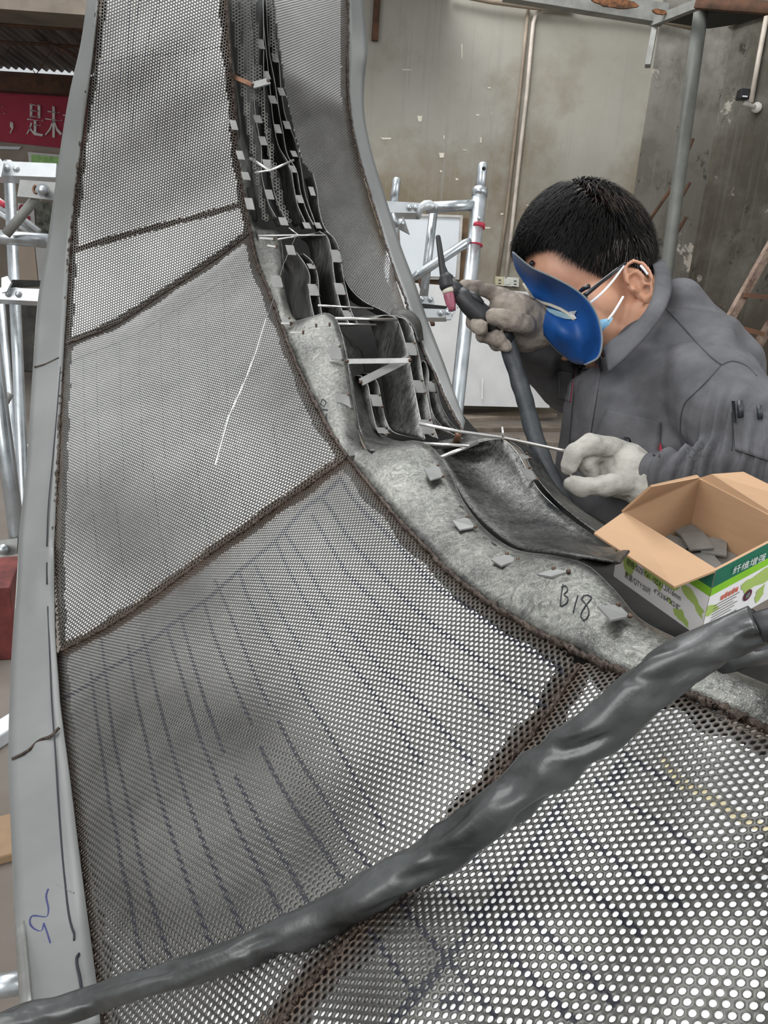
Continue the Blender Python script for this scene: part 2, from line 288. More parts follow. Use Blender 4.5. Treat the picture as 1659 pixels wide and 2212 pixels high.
g = quadon(lambda x, y: onfar(x, y, .04), [(76, 436), (150, 442), (150, 510), (80, 505)], .02, 'wall_photo', M['photo']); tag(g, 'dark landscape photograph on far left wall beside the notice', 'photograph')
g = quadon(lambda x, y: onfar(x, y, .04), [(18, 528), (74, 530), (82, 612), (20, 612)], .02, 'notice_board', mat('pale_orange_board', (.68, .54, .42), .8, 0, .05, 3)); tag(g, 'cream board low on the far left wall', 'board')
g = quadon(lambda x, y: onfar(x, y, .05), [(76, 532), (150, 536), (150, 612), (84, 612)], .02, 'wall_notice', M['paper']); tag(g, 'white sheet with red specks beside the cream board', 'notice')
# low dark counter and bundle below the boards
c0 = hit(60, 640, (0, 8.6, 0), (0, 1, 0)); tag(bev(mk('work_bench', *boxm((c0.x-.3, 8.9, c0.z/2-.02), (1.6, 0, 0), (0, .4, 0), (0, 0, c0.z/2-.02)), mat('dark_bench', (.09, .085, .075), .8, 0, .3, 4)), .02), 'dark low bench beneath the boards at far left', 'bench')
# conduits, sockets, plaster marks and bars on the back wall
ca = tube('wall_conduit', [onwall(x, y, .03) for x, y in ((1141, 16), (1130, 130), (1112, 300), (1093, 470), (1074, 602))], .016, M['condb']); tag(ca, 'brown vertical conduit left of the cream one on back wall', 'conduit', 'wall conduits')
arc = [(1235, 20), (1190, 16), (1170, 18), (1158, 28), (1152, 50), (1148, 90)]
cb = tube('wall_conduit', [onwall(x, y, .035) for x, y in arc+[(1138, 200), (1122, 340), (1106, 490), (1092, 602)]], .019, M['cond']); tag(cb, 'cream vertical conduit bent at the top, running down to sockets', 'conduit', 'wall conduits')
cc = tube('wall_conduit', [onwall(x, y, .09) for x, y in ((980, -14), (1060, 2), (1150, 14), (1250, 22), (1330, 28), (1420, 42), (1500, 60))], .026, M['condb']); tag(cc, 'long horizontal conduit along the top of the back wall', 'conduit', 'wall conduits')
cr = tube('wall_conduit', [onright(x, y, .05) for x, y in ((1536, 60), (1560, 58), (1610, 40), (1680, 20))], .022, M['cond']); tag(cr, 'cream sagging conduit along the top of the right wall', 'conduit', 'wall conduits')
cv = tube('wall_conduit', [onright(x, y, .04) for x, y in ((1657, 30), (1640, 120), (1622, 222))], .022, M['cond']); tag(cv, 'cream conduit dropping to the security camera', 'conduit', 'wall conduits')
so = root('wall_socket', onwall(1095, 608), 'row of cream sockets on back wall where the conduits end', 'socket')
for i, (x0, x1, mm) in enumerate(((1070, 1089, 'socky'), (1089, 1105, 'socket'), (1105, 1121, 'socket'))):
    pl = slab('socket_plate', [onwall(x0, 597+i, .05), onwall(x1, 598+i, .05), onwall(x1, 618+i, .05), onwall(x0, 616+i, .05)], .04, M[mm], so)
    xm = (x0+x1)/2
    if i != 1:
        for yy in (604, 611): slab('socket_hole', [onwall(xm-2.5, yy+i, .054), onwall(xm+2.5, yy+i, .054), onwall(xm+2.5, yy+2+i, .054), onwall(xm-2.5, yy+2+i, .054)], .004, M['frame'], pl)
    else: slab('switch_rocker', [onwall(x0+3, 601, .056), onwall(x1-3, 601, .056), onwall(x1-3, 614, .056), onwall(x0+3, 614, .056)], .006, M['socket'], pl)
wb_ = slab('steel_bar', [onwall(810, -20, .08), onwall(823, -20, .08), onwall(817, 87, .08), onwall(804, 85, .08)], .06, M['rust']); tag(wb_, 'short brown steel bar on back wall just right of the sculpture top', 'bar')
ms = []
for x, y, dx, dy in ((822, 297, 24, 4), (948, 330, 12, 10), (1036, 296, 5, 12), (868, 149, 22, 3), (997, 95, 2, 30), (902, 250, 10, 12), (1028, 246, 8, 4), (1054, 188, 6, 3), (950, 367, 5, 5), (1136, 442, 14, 3), (1080, 460, 8, 4), (1046, 490, 14, 4), (984, 385, 6, 4), (1000, 322, 9, 3), (958, 292, 3, 8)):
    q = [onwall(x+random.uniform(-1, 1), y, .004), onwall(x+dx, y+random.uniform(0, 2), .004), onwall(x+dx*.9, y+dy, .004), onwall(x+dx*.2, y+dy*1.1, .004)]; ms.append((q, [(0, 1, 2, 3)]))
o = mk('paint_fleck', *merge(*ms), mat('cream_fleck', (.75, .7, .58), .9), bpy.data.objects['wall_back']); o['kind'] = 'stuff'
# white panels leaning on the back wall
def lean(px0, py0, px1, py1, off): return [onwall(px0, py0, off), onwall(px1, py0+(px1-px0)*.06, off), onwall(px1, py1+(px1-px0)*.06, off+.1), onwall(px0, py1, off+.1)]
wbx = root('whiteboard', onwall(930, 600), 'framed whiteboard leaning on back wall behind right scaffold', 'whiteboard')
slab('board_panel', [onwall(862, 466, .25), onwall(994, 470, .25), onwall(984, 598, .3), onwall(868, 596, .3)], .03, M['boardw'], wbx)
for q in (((855, 460), (1000, 465), (994, 470), (862, 466)), ((994, 470), (1000, 465), (992, 604), (984, 598)), ((868, 596), (984, 598), (992, 604), (868, 604))): slab('board_trim', [onwall(x, y, .27) for x, y in q], .04, M['boardf'], wbx)
g = slab('wooden_board', [onwall(880, 580, .14), onwall(1003, 470, .14), onwall(1012, 472, .14), onwall(1000, 640, .2), onwall(880, 630, .2)], .03, M['wood']); tag(g, 'brown wooden board behind the whiteboard', 'board')
ft = lambda x: 883+(x-1000)*.03
g = slab('leaning_sheet', [onwall(830, 606, .34), onwall(1186, 634, .34), onwall(1187, 881, .55), onwall(830, 872, .55)], .02, M['sheetw']); tag(g, 'large grey white sheet leaning on back wall behind the torch', 'sheet')
slab('scuff_mark', [onwall(1041, 818, .56), onwall(1044, 818, .56), onwall(1043, 862, .575), onwall(1040, 862, .575)], .004, M['paper'], g)
# floor planks near the wall
for k, (x0, y0, x1, y1, wdt) in enumerate(((985, 905, 1190, 893, .2), (990, 925, 1215, 925, .16), (995, 945, 1215, 955, .22))):
    a, b2 = hit(x0, y0, (0, 0, .02), (0, 0, 1)), hit(x1, y1, (0, 0, .02), (0, 0, 1)); e = (b2-a)/2; n = Vector((-e.y, e.x, 0)).normalized()
    p = mk('floor_plank', *boxm((a+b2)/2, e, n*wdt/2, (0, 0, .02)), mat('plank_%d' % k, [(.27, .22, .17), (.16, .13, .1), (.2, .165, .13)][k], .85, 0, .2, 5))
    tag(p, ['pale floor plank nearest the back wall', 'dark brown floor plank in the middle of the row', 'brown floor plank nearest the sculpture'][k], 'plank', 'floor planks by the wall')
# pillar pipe, braces and rusty platform edge at upper right
def wl_z(px, py, z): return P(px, py, z)
pp = tube('pillar_pipe', [P(1516, 12, 5.6), P(1440, 585, 6.3), P(1440, 585, 6.3)+(P(1440, 585, 6.3)-P(1516, 12, 5.6))*(P(1440, 585, 6.3).z/(P(1516, 12, 5.6).z-P(1440, 585, 6.3).z))], .052, M['pipe'], None, 16); tag(pp, 'tall grey steel pillar pipe in front of the room corner', 'pipe')
for k, q in enumerate((((1497, 300), (1478, 345)), ((1490, 395), (1464, 440)), ((1482, 470), (1452, 520)), ((1455, 400), (1400, 480)))):
    tube('brace_bar', [P(*q[0], 6.5), P(*q[1], 6.5)], .014, M['rust'], pp, 6)
pl = root('steel_platform', P(1470, 10, 5.6), 'rusty steel platform edge at the top right', 'platform')
def bar(name, a, b_, w_, h_, m, parent):
    a, b_ = Vector(a), Vector(b_); e = (b_-a)/2; s = e.cross(Vector((0, 0, 1))).normalized(); u = s.cross(e).normalized()
    return mk(name, *boxm((a+b_)/2, e, s*w_/2, u*h_/2), m, parent)
bar('edge_beam', P(1090, -22, 5.8), P(1435, 33, 5.9), .12, .13, M['oldst'], pl); bar('cross_brace', P(1410, 48, 5.9), P(1512, 8, 5.4), .05, .06, M['oldst'], pl)
bar('hanger_bar', P(1417, 44, 5.9), P(1399, 143, 5.9), .04, .05, M['oldst'], pl); bar('angle_bar', P(1505, 6, 5.4), P(1690, 20, 5.1), .06, .07, M['rust'], pl)
slab('deck_plate', [P(1120, -45, 5.6), P(1500, -12, 5.3), P(1690, -2, 5.0), P(1690, -120, 4.4), P(1150, -150, 4.6)], .02, M['oldst'], pl)
slab('deck_underside', [P(1427, 46, 6.2), P(1512, 10, 5.5), P(1650, 26, 5.3), P(1690, 22, 5.3), P(1600, 52, 6.0), P(1530, 62, 6.4)], .02, M['frame'], pl)
for q in ((1330, 6, 52, 12), (1424, 25, 18, 6)):
    slab('rust_patch', [P(q[0]+q[2]*math.cos(t)*random.uniform(.75, 1.1), q[1]+q[2]*.12*math.cos(t)+q[3]*math.sin(t)*random.uniform(.7, 1.1), 5.70) for t in np.linspace(0, 6.283, 19)[:-1]], .01, mat('orange_rust', (.15, .06, .022), .9, 0, .5, 20), pl)
# security camera
sc_ = root('security_camera', onright(1625, 225), 'black faced security camera with white arm on right wall', 'camera')
bk = onright(1605, 205, .22); mk_c = bev(mk('camera_head', *boxm(bk, (.045, 0, 0), (0, .05, 0), (0, 0, .045)), M['glass'], sc_), .012)
mk('camera_label', *boxm(bk+Vector((0, -.052, -.02)), (.022, 0, 0), (0, .002, 0), (0, 0, .005)), M['white'], mk_c)
tube('mounting_arm', [bk+Vector((.02, .0, -.06)), onright(1620, 228, .12), onright(1635, 232, .02)], .02, M['camw'], sc_); tube('wall_plate', [onright(1636, 233, .0), onright(1634, 232, .05)], .045, M['camw'], sc_)
# rusty ladder leaning on the right wall
ld = root('wall_ladder', onright(1600, 760), 'rusty ladder leaning against the right wall behind the shoulder', 'ladder')
for q in (((1680, 505), (1568, 700), (1480, 860)), ((1700, 640), (1640, 740), (1605, 800))): t0, t1 = P(*q[0], 3.3), P(*q[-1], 3.5); bar('ladder_rail', t0, t1+(t1-t0)*(t1.z/(t0.z-t1.z)), .03, .035, M['ladder'], ld)
for q in (((1650, 562), (1705, 566)), ((1606, 637), (1690, 645)), ((1580, 703), (1650, 722)), ((1615, 578), (1680, 590))[:0] or ((1540, 770), (1610, 790)), ((1508, 830), (1585, 850)), ((1472, 890), (1558, 915)), ((1440, 950), (1530, 980))): bar('ladder_rung', P(*q[0], 3.35), P(*q[1], 3.35), .02, .02, M['rust'], ld)
# ------------------------------------------------------------------ the perforated steel sculpture
CTRL = np.array([(205,0,1.30),(480,0,1.32),(310,150,1.33),(195,200,1.36),(500,250,1.38),(180,400,1.43),(520,420,1.43),(160,540,1.47),(350,600,1.48),(148,740,1.40),(350,640,1.45),(545,500,1.42),(300,850,1.27),(450,800,1.24),(600,700,1.22),(130,1000,1.20),(350,1050,1.1),(640,800,1.12),(500,1000,1.03),(700,900,1.0),(125,1250,1.10),(140,1400,1.03),(450,1190,.98),(770,1010,.88),(650,1150,.88),(900,1110,.76),(450,1350,.88),(150,1700,.85),(450,1550,.75),(1000,1190,.67),(900,1450,.63),(1150,1330,.55),(1240,1400,.51),(1150,1500,.52),(750,1750,.555),(190,2000,.67),(350,1950,.57),(205,2160,.58),(550,2050,.47),(850,2100,.386),(1400,1470,.45),(1250,1800,.42),(1550,1750,.375),(1659,1560,.40),(1150,2100,.345),(1550,2100,.30),(1659,2212,.27),(1659,1900,.33),(300,2230,.50),(600,2230,.42),(1000,1700,.50),(1100,2230,.32)], float)
RCTRL = np.array([(590,0,1.50),(752,0,1.56),(617,200,1.5),(752,200,1.6),(655,350,1.5),(790,400,1.6),(703,495,1.48),(820,500,1.55),(690,250,1.56),(740,400,1.57),(756,622,1.42),(820,666,1.36),(850,590,1.45),(880,680,1.36),(900,730,1.3)], float)
def tps(C, lam=2e-4):
    xy = C[:, :2]/1000; n = len(C)
    def U(d2): return np.where(d2 > 1e-12, .5*d2*np.log(np.maximum(d2, 1e-12)), 0)
    K = U(((xy[:, None]-xy[None])**2).sum(-1))+lam*np.eye(n); Q = np.c_[np.ones(n), xy]
    A = np.block([[K, Q], [Q.T, np.zeros((3, 3))]]); s = np.linalg.solve(A, np.r_[1/C[:, 2], 0, 0, 0])
    def f(px, py):
        px = np.asarray(px, float); py = np.asarray(py, float); sh = px.shape; q = np.c_[px.ravel(), py.ravel()]/1000; out = np.empty(len(q))
        for i in range(0, len(q), 60000):
            b = q[i:i+60000]; out[i:i+60000] = U(((b[:, None]-xy[None])**2).sum(-1))@s[:n]+s[n]+b@s[n+1:]
        return (1/np.maximum(out, .3)).reshape(sh)
    return f
Zs0, ZR = tps(CTRL), tps(RCTRL)
RIDGE = [(146,742),(250,700),(350,635),(450,570),(545,500)]
WELD1 = [(130,1408),(230,1355),(330,1290),(450,1200),(550,1130),(650,1060),(752,988)]
WELD2 = [(1250,1440),(1170,1560),(1090,1660),(1000,1770),(900,1880),(820,1960),(720,2070),(650,2150),(575,2245)]
SEAMA = [(490,-40),(490,0),(497,120),(505,200),(513,330),(530,440),(553,560),(590,650),(625,750),(675,860),(730,960),(785,1030),(850,1110),(920,1185),(1000,1262),(1100,1330),(1200,1385),(1290,1430),(1390,1468),(1500,1505),(1659,1575),(1720,1602)]
LEFT = [(218,-40),(212,0),(198,130),(182,250),(165,400),(150,540),(141,700),(132,850),(125,1000),(116,1200),(119,1400),(130,1550),(150,1700),(175,1900),(195,2050),(210,2160),(217,2240)]
RLEFT = [(588,-30),(590,0),(602,100),(617,200),(640,300),(655,350),(676,376),(683,405),(690,455),(703,495),(725,520),(736,578),(756,622),(787,652),(820,666),(850,682),(872,700)]
RRIGHT = [(752,-30),(752,0),(752,200),(765,300),(790,400),(820,500),(850,590),(880,680),(896,730)]
BAND = [(160,540),(300,500),(420,470),(540,437)]
def segd(px, py, line):
    d = np.full(np.shape(px), 1e9)
    for (x0, y0), (x1, y1) in zip(line[:-1], line[1:]):
        vx, vy = x1-x0, y1-y0; t = np.clip(((px-x0)*vx+(py-y0)*vy)/(vx*vx+vy*vy), 0, 1); d = np.minimum(d, np.hypot(px-x0-t*vx, py-y0-t*vy))
    return d
def Zs(px, py):
    """skin depth: smooth sweep, a raised fold at the ridge and soft hand-formed swells"""
    px = np.asarray(px, float); py = np.asarray(py, float); z = Zs0(px, py)
    z = z - .012*np.exp(-(segd(px, py, RIDGE)/13)**2) - .004*np.exp(-(segd(px, py, WELD1)/9)**2) - .003*np.exp(-(segd(px, py, WELD2)/14)**2)
    s = np.clip((py-250)/400, 0, 1)
    z = z + s*.006*np.sin(px/61+py/115)*np.sin(py/143-px/210) + (1-s)*.004*np.sin(px/37+py/60)*np.sin(py/45)
    return z
def inpoly(px, py, poly):
    c = np.zeros(np.shape(px), bool); n = len(poly)
    for i in range(n):
        x0, y0 = poly[i]; x1, y1 = poly[i-1]
        if y0 == y1: continue
        c ^= ((y0 > py) != (y1 > py)) & (px < (x1-x0)*(py-y0)/(y1-y0)+x0)
    return c
def normal(zf, px, py):
    a = Pn(px+2, py, zf(px+2, py))-Pn(px-2, py, zf(px-2, py)); b_ = Pn(px, py+2, zf(px, py+2))-Pn(px, py-2, zf(px, py-2))
    n = np.cross(a, b_); n /= np.linalg.norm(n, axis=-1, keepdims=True)
    return n*np.sign(((CAM-Pn(px, py, zf(px, py)))*n).sum(-1))[..., None]
SC = root('perforated_sculpture', P(300, 2150, .6), 'tall flared sculpture of perforated steel sheet with ribbed plates inside', 'sculpture')
def perforated(name, poly, zf, rowpx, rowdir, pitch, r, t, parent, ink=(), stains=(), white=(), iw=.2):
    pa_ = np.array(poly, float); gx, gy = np.meshgrid(np.arange(pa_[:, 0].min(), pa_[:, 0].max(), 24), np.arange(pa_[:, 1].min(), pa_[:, 1].max(), 24)); k = inpoly(gx, gy, poly)
    q = np.r_[Pn(gx[k], gy[k], zf(gx[k], gy[k])), Pn(pa_[:, 0], pa_[:, 1], zf(pa_[:, 0], pa_[:, 1]))]; c = q.mean(0); n = np.linalg.svd(q-c)[2][2]
    if np.dot(n, CAM-c) < 0: n = -n
    def unp(x, y):
        d = F_+((np.asarray(x)-CX)/FPX)[..., None]*XC-((np.asarray(y)-CY)/FPX)[..., None]*YC; return CAM+d*(np.dot(c-CAM, n)/(d@n))[..., None]
    p0, p1 = unp(np.array([rowpx[0], rowpx[0]+rowdir[0]*.05]), np.array([rowpx[1], rowpx[1]+rowdir[1]*.05])); e1 = (p1-p0)/np.linalg.norm(p1-p0); e2 = np.cross(n, e1)
    qp = unp(pa_[:, 0], pa_[:, 1])-p0; u, v = qp@e1, qp@e2; j = np.arange(math.floor(v.min()/(pitch*.866))-1, v.max()/(pitch*.866)+2); i = np.arange(math.floor((u.min()-.5*pitch)/pitch)-1, u.max()/pitch+2)
    I, J = np.meshgrid(i, j); U_, V_ = ((I+.5*(J % 2))*pitch).ravel(), (J*.8660254*pitch).ravel()
    w3 = p0+U_[:, None]*e1+V_[:, None]*e2; x, y, zz = proj(w3); k = (zz > .05) & inpoly(x, y, poly); U_, V_, x, y = U_[k], V_[k], x[k], y[k]; N = len(U_)
    ang = np.arange(12)*math.pi/6; ro = np.where(np.arange(12) % 2 == 0, pitch/2, pitch/math.sqrt(3))
    jit = 1+rng.normal(0, .02, N)
    def ring(rad):
        uu = U_[:, None]+np.cos(ang)*rad; vv = V_[:, None]+np.sin(ang)*rad; w_ = p0+uu[..., None]*e1+vv[..., None]*e2
        X, Y, _ = proj(w_); return X, Y, Pn(X, Y, zf(X, Y))
    Xo, Yo, O = ring(ro[None]); Xi, Yi, In = ring(r*jit[:, None]*np.ones(12)); nn = normal(zf, x, y); B = In-nn[:, None]*t
    Vt = np.concatenate([O, In, B], 1).reshape(-1, 3); a = np.arange(12); b_ = (a+1) % 12
    top = np.stack([a, b_, 12+b_, 12+a], 1); wall = np.stack([12+a, 12+b_, 24+b_, 24+a], 1); Fq = (np.concatenate([top, wall])[None]+(np.arange(N)*36)[:, None, None]).reshape(-1, 4)
    me = bpy.data.meshes.new(name); nf = len(Fq); me.vertices.add(len(Vt)); me.vertices.foreach_set('co', Vt.ravel()); me.loops.add(nf*4); me.loops.foreach_set('vertex_index', Fq.ravel().astype(np.int32))
    me.polygons.add(nf); me.polygons.foreach_set('loop_start', np.arange(0, nf*4, 4, dtype=np.int32)); me.polygons.foreach_set('loop_total', np.full(nf, 4, np.int32))
    # marker strokes colour the metal between the holes
    fx = (Xo+Xo[:, b_]+Xi+Xi[:, b_])/4; fy = (Yo+Yo[:, b_]+Yi+Yi[:, b_])/4; zc = zf(x, y); tol = iw*pitch*FPX/zc; mi = np.zeros((N, 24), np.int32)
    for lines, idx in ((ink, 1), (white, 2)):
        for wdt, ln in lines:
            ln = np.array(ln, float); lo_, hi_ = ln.min(0)-14, ln.max(0)+14; s = np.where((x > lo_[0]) & (x < hi_[0]) & (y > lo_[1]) & (y < hi_[1]))[0]
            if len(s): d = segd(fx[s], fy[s], ln.tolist()); sub = mi[s]; sub[:, :12][d < tol[s][:, None]*wdt] = idx; mi[s] = sub
    me.polygons.foreach_set('material_index', mi.ravel()); me.polygons.foreach_set('use_smooth', np.ones(nf, bool))
    at = me.attributes.new('stain', 'FLOAT', 'POINT'); st = np.zeros(N*36); X3 = np.concatenate([Xo, Xi, Xi], 1).ravel(); Y3 = np.concatenate([Yo, Yi, Yi], 1).ravel(); z3 = np.repeat(zc, 36); nz = .5+.5*np.sin(X3/5.3+np.sin(Y3/9))*np.sin(Y3/6.1)
    for ln, wm, amt in stains: st = np.maximum(st, amt*np.clip(1.25-segd(X3, Y3, ln)*z3/FPX/wm*(0.7+.6*nz), 0, 1))
    at.data.foreach_set('value', st); me.update(); me.validate()
    return put(name, me, [M['perf'], M['ink'], M['chalk']], parent)
def patch(name, poly, zf, off, step, mt, parent, avoid=(), mi=None):
    pa_ = np.array(poly, float); xs, ys = np.arange(pa_[:, 0].min(), pa_[:, 0].max()+step, step), np.arange(pa_[:, 1].min(), pa_[:, 1].max()+step, step); X, Y = np.meshgrid(xs, ys); k = inpoly(X, Y, poly); Z = zf(X, Y)
    for ln, wm in avoid: k &= segd(X, Y, ln)*Z/FPX > wm*(1+.16*np.sin(X/17)+.12*np.sin(Y/13))
    o_ = off(X, Y) if callable(off) else off; G = Pn(X, Y, Z)-normal(zf, X, Y)*np.asarray(o_)[..., None] if callable(off) else Pn(X, Y, Z)-normal(zf, X, Y)*off
    h, w_ = X.shape; idx = np.arange(h*w_).reshape(h, w_); q = k[:-1, :-1] & k[1:, :-1] & k[:-1, 1:] & k[1:, 1:]
    Fq = np.stack([idx[:-1, :-1][q], idx[:-1, 1:][q], idx[1:, 1:][q], idx[1:, :-1][q]], 1); used = np.unique(Fq); rm = np.full(h*w_, -1); rm[used] = np.arange(len(used))
    o = mk(name, G.reshape(-1, 3)[used], rm[Fq], mt, parent, True)
    if mi is not None:
        cx, cy = X[:-1, :-1][q]+step/2, Y[:-1, :-1][q]+step/2; o.data.polygons.foreach_set('material_index', mi(cx, cy).astype(np.int32))
    return o
def sub(line, y0, y1): return [p for p in line if y0 <= p[1] <= y1]
P1_ = sub(LEFT, -50, 720)+RIDGE+[(545,500)]+sub(SEAMA, -50, 470)[::-1]
P2_ = [(146,742)]+RIDGE[1:]+sub(SEAMA, 520, 970)+WELD1[::-1]+sub(LEFT, 760, 1390)[::-1]
P3_ = [(119,1408)]+WELD1+sub(SEAMA, 1000, 1420)+WELD2+sub(LEFT, 1420, 2250)[::-1]
P4_ = [(1250,1440)]+sub(SEAMA, 1425, 1610)+[(1730,2270),(560,2270)]+WELD2[::-1]
PR_ = RLEFT+RRIGHT[::-1]
K3 = [(1.3,[(128,1512),(151,1502),(198,1475),(228,1450),(279,1419),(313,1397),(360,1357),(393,1332),(442,1298),(469,1276),(516,1233),(545,1211),(595,1168),(621,1139),(660,1095),(693,1074),(736,1034)]),
 (1,[(196,1453),(201,1489),(208,1544),(225,1659),(237,1742),(252,1800),(263,1872),(279,1931),(295,2023),(323,2126)]),(1,[(219,1381),(228,1453),(237,1533),(248,1609),(259,1659),(281,1753),(303,1860),(323,1931),(347,2011),(374,2090)]),
 (1,[(277,1395),(283,1439),(295,1511),(317,1605),(331,1674),(353,1750),(375,1816),(402,1895),(430,1971),(470,2078)]),(1,[(308,1370),(317,1406),(335,1482),(353,1554),(375,1634),(400,1714),(438,1816),(478,1911),(510,1979),(538,2051)]),
 (1,[(360,1356),(386,1439),(407,1511),(433,1598),(462,1667),(498,1761),(526,1816),(573,1903),(621,2003)]),(1,[(389,1327),(415,1424),(444,1518),(483,1625)]),(1,[(509,1677),(538,1735),(570,1793),(625,1876),(681,1979)]),
 (1,[(440,1298),(462,1374),(491,1446),(520,1511),(543,1562)]),(1,[(563,1616),(599,1685),(639,1750),(700,1837),(757,1925)]),(1,[(465,1254),(491,1312),(516,1374),(556,1471),(581,1522)]),(1,[(601,1558),(642,1634),(700,1724),(760,1820),(815,1895)]),
 (1.1,[(516,1233),(534,1287),(570,1359),(603,1413)]),(1,[(624,1431),(657,1504),(700,1565),(751,1652),(830,1790)]),(1.1,[(552,1222),(581,1280),(617,1345),(653,1403)]),(1.1,[(595,1168),(624,1233),(660,1298),(697,1356)]),(1.1,[(707,1370),(733,1410),(776,1457),(794,1479),(850,1560),(910,1650)]),
 (1.1,[(617,1153),(653,1207),(689,1272),(718,1316)]),(1.1,[(740,1341),(780,1392),(830,1450),(881,1493),(960,1580),(1020,1650)]),(1.2,[(675,1113),(707,1168),(747,1236),(798,1287),(852,1352),(906,1403),(993,1479),(1060,1545)]),
 (1.2,[(693,1074),(711,1095),(747,1153),(791,1207),(834,1254),(885,1305),(942,1356),(1000,1399),(1105,1475),(1175,1525)]),(1.2,[(736,1034),(760,1075),(790,1110),(834,1150),(888,1211),(942,1269),(1000,1305),(1080,1365),(1215,1450)])]
K4 = [(1.5,[(1215,1735),(1199,1759),(1151,1826),(1095,1914),(1032,1985),(1000,2033),(962,2075),(907,2144),(853,2198),(830,2230)]),(1.1,[(1199,1750),(1215,1775),(1274,1818),(1350,1870),(1469,1954)]),(1.1,[(1151,1826),(1171,1838),(1222,1886),(1326,1966),(1381,2017)]),
 (1.1,[(1020,1850),(1044,1874),(1079,1922),(1139,1981),(1207,2041),(1330,2170)]),(1.1,[(950,1915),(1036,1989),(1099,2065),(1159,2124),(1238,2204)]),(1,[(1346,1628),(1401,1660),(1457,1695)]),(1,[(1285,1685),(1360,1740),(1450,1790),(1520,1850)]),
 (1,[(870,1955),(930,2030),(1000,2110),(1070,2195)]),(1,[(800,2010),(850,2085),(900,2150)]),(2,[(1226,1822),(1224,1836),(1211,1844)]),(2,[(1088,1978),(1094,1996),(1104,2000),(1106,1986)]),(2.2,[(958,2172),(975,2166),(982,2176),(986,2150)]),(2.4,[(1340,1656),(1336,1675),(1325,1682)])]
K1 = [(1.4,[(203,139),(232,135),(261,129),(285,124),(309,120),(343,118),(382,116)]),(1.4,[(427,108),(478,101)]),(1.3,[(280,0),(276,125),(278,241)]),(1.3,[(302,0),(290,72),(285,145),(283,217)]),(1.2,[(345,0),(326,60),(312,120),(305,178),(290,229),(280,301)]),(1,[(382,92),(380,217)]),(1.1,[(403,94),(401,313)])]+[(.8,[(x, 95+d), (x-3, 170+d)]) for x, d in ((222,20),(243,5),(262,10),(331,10),(346,0),(367,0),(420,10),(440,20))]+[(.7,[(x, y),(x-3, y+70)]) for x, y in ((215,180),(232,200),(252,190),(330,190),(362,200),(340,250),(380,260),(225,280),(205,260))]
K2 = [(1,[(150,784),(172,772),(208,758),(245,744),(295,722),(346,689),(397,660),(444,631),(483,606),(520,595),(541,577)])]+[(.6,[(x, y), (x+2, y+110), (x+10, y+300)]) for x, y in ((180,770),(208,758),(258,738),(300,720),(346,692),(385,668),(444,633),(483,608))]+[(.55,[(x, y),(x+14, y+120),(x+38, y+230)]) for x, y in ((420,960),(330,1020),(250,1090),(505,935),(590,915),(200,1100))]
allst = [(LEFT, .008, .9), (SEAMA, .011, .85), (WELD1, .012, .95), (WELD2, .010, .95), (RIDGE, .010, .55), (BAND, .009, .5)]
PT, HR, TK = .005, .00168, .0012
perforated('mesh_panel', P1_, Zs, (350, 600), (-8, 88), PT, HR, TK, SC, K1, allst)
perforated('mesh_panel', P2_, Zs, (350, 1050), (70, 32), PT, HR, TK, SC, K2, allst, [(.9, [(574,689),(552,762),(527,827),(494,899),(465,1003)])])
perforated('mesh_panel', P3_, Zs, (650, 1150), (102, -5), PT, HR, TK, SC, K3, allst, iw=.36)
perforated('mesh_panel', P4_, Zs, (1550, 1750), (340, -30), PT, HR, TK, SC, K4, allst, iw=.33)
perforated('mesh_panel', PR_, ZR, (700, 200), (60, -36), PT, HR, TK, SC, [(.8, [(668,160),(688,185),(702,196),(720,205),(745,215)])], [(RRIGHT, .012, .7)])
# white protective film left on the back of the sheets, burnt away along the welds
ALLP = sub(LEFT, -50, 2250)+[(560,2270),(1730,2270)]+SEAMA[::-1]
def gap(X, Y):
    g = .5+.5*np.sin(X/150+.8*np.sin(Y/120))*np.sin(Y/170+1.1*np.sin(X/190)); c = np.exp(-(((X-430)/330)**2+((Y-1780)/290)**2)) + .8*np.exp(-(((X-820)/170)**2+((Y-2080)/110)**2)) + .2*np.exp(-(((X-330)/200)**2+((Y-1120)/110)**2))
    return .0004+.0006*g**3+.0034*np.clip(c, 0, 1)**1.3
YEL = [(1430,1640),(1470,1690),(1520,1710),(1570,1745),(1620,1775),(1659,1790)]
patch('protective_film', ALLP, Zs, gap, 3.5, [M['film'], M['filmy']], SC, [(LEFT, .012), (SEAMA, .012), (WELD1, .007), (WELD2, .010), (RIDGE, .007), (BAND, .004)], lambda x, y: segd(x, y, YEL) < 11)
patch('protective_film', PR_, ZR, lambda X, Y: .0004+.0035*np.clip((Y+.6*(700-X)-190)/120, 0, 1)*(.75+.25*np.sin(X/23+Y/31)), 4, [M['film']], SC, [(RRIGHT, .014)])
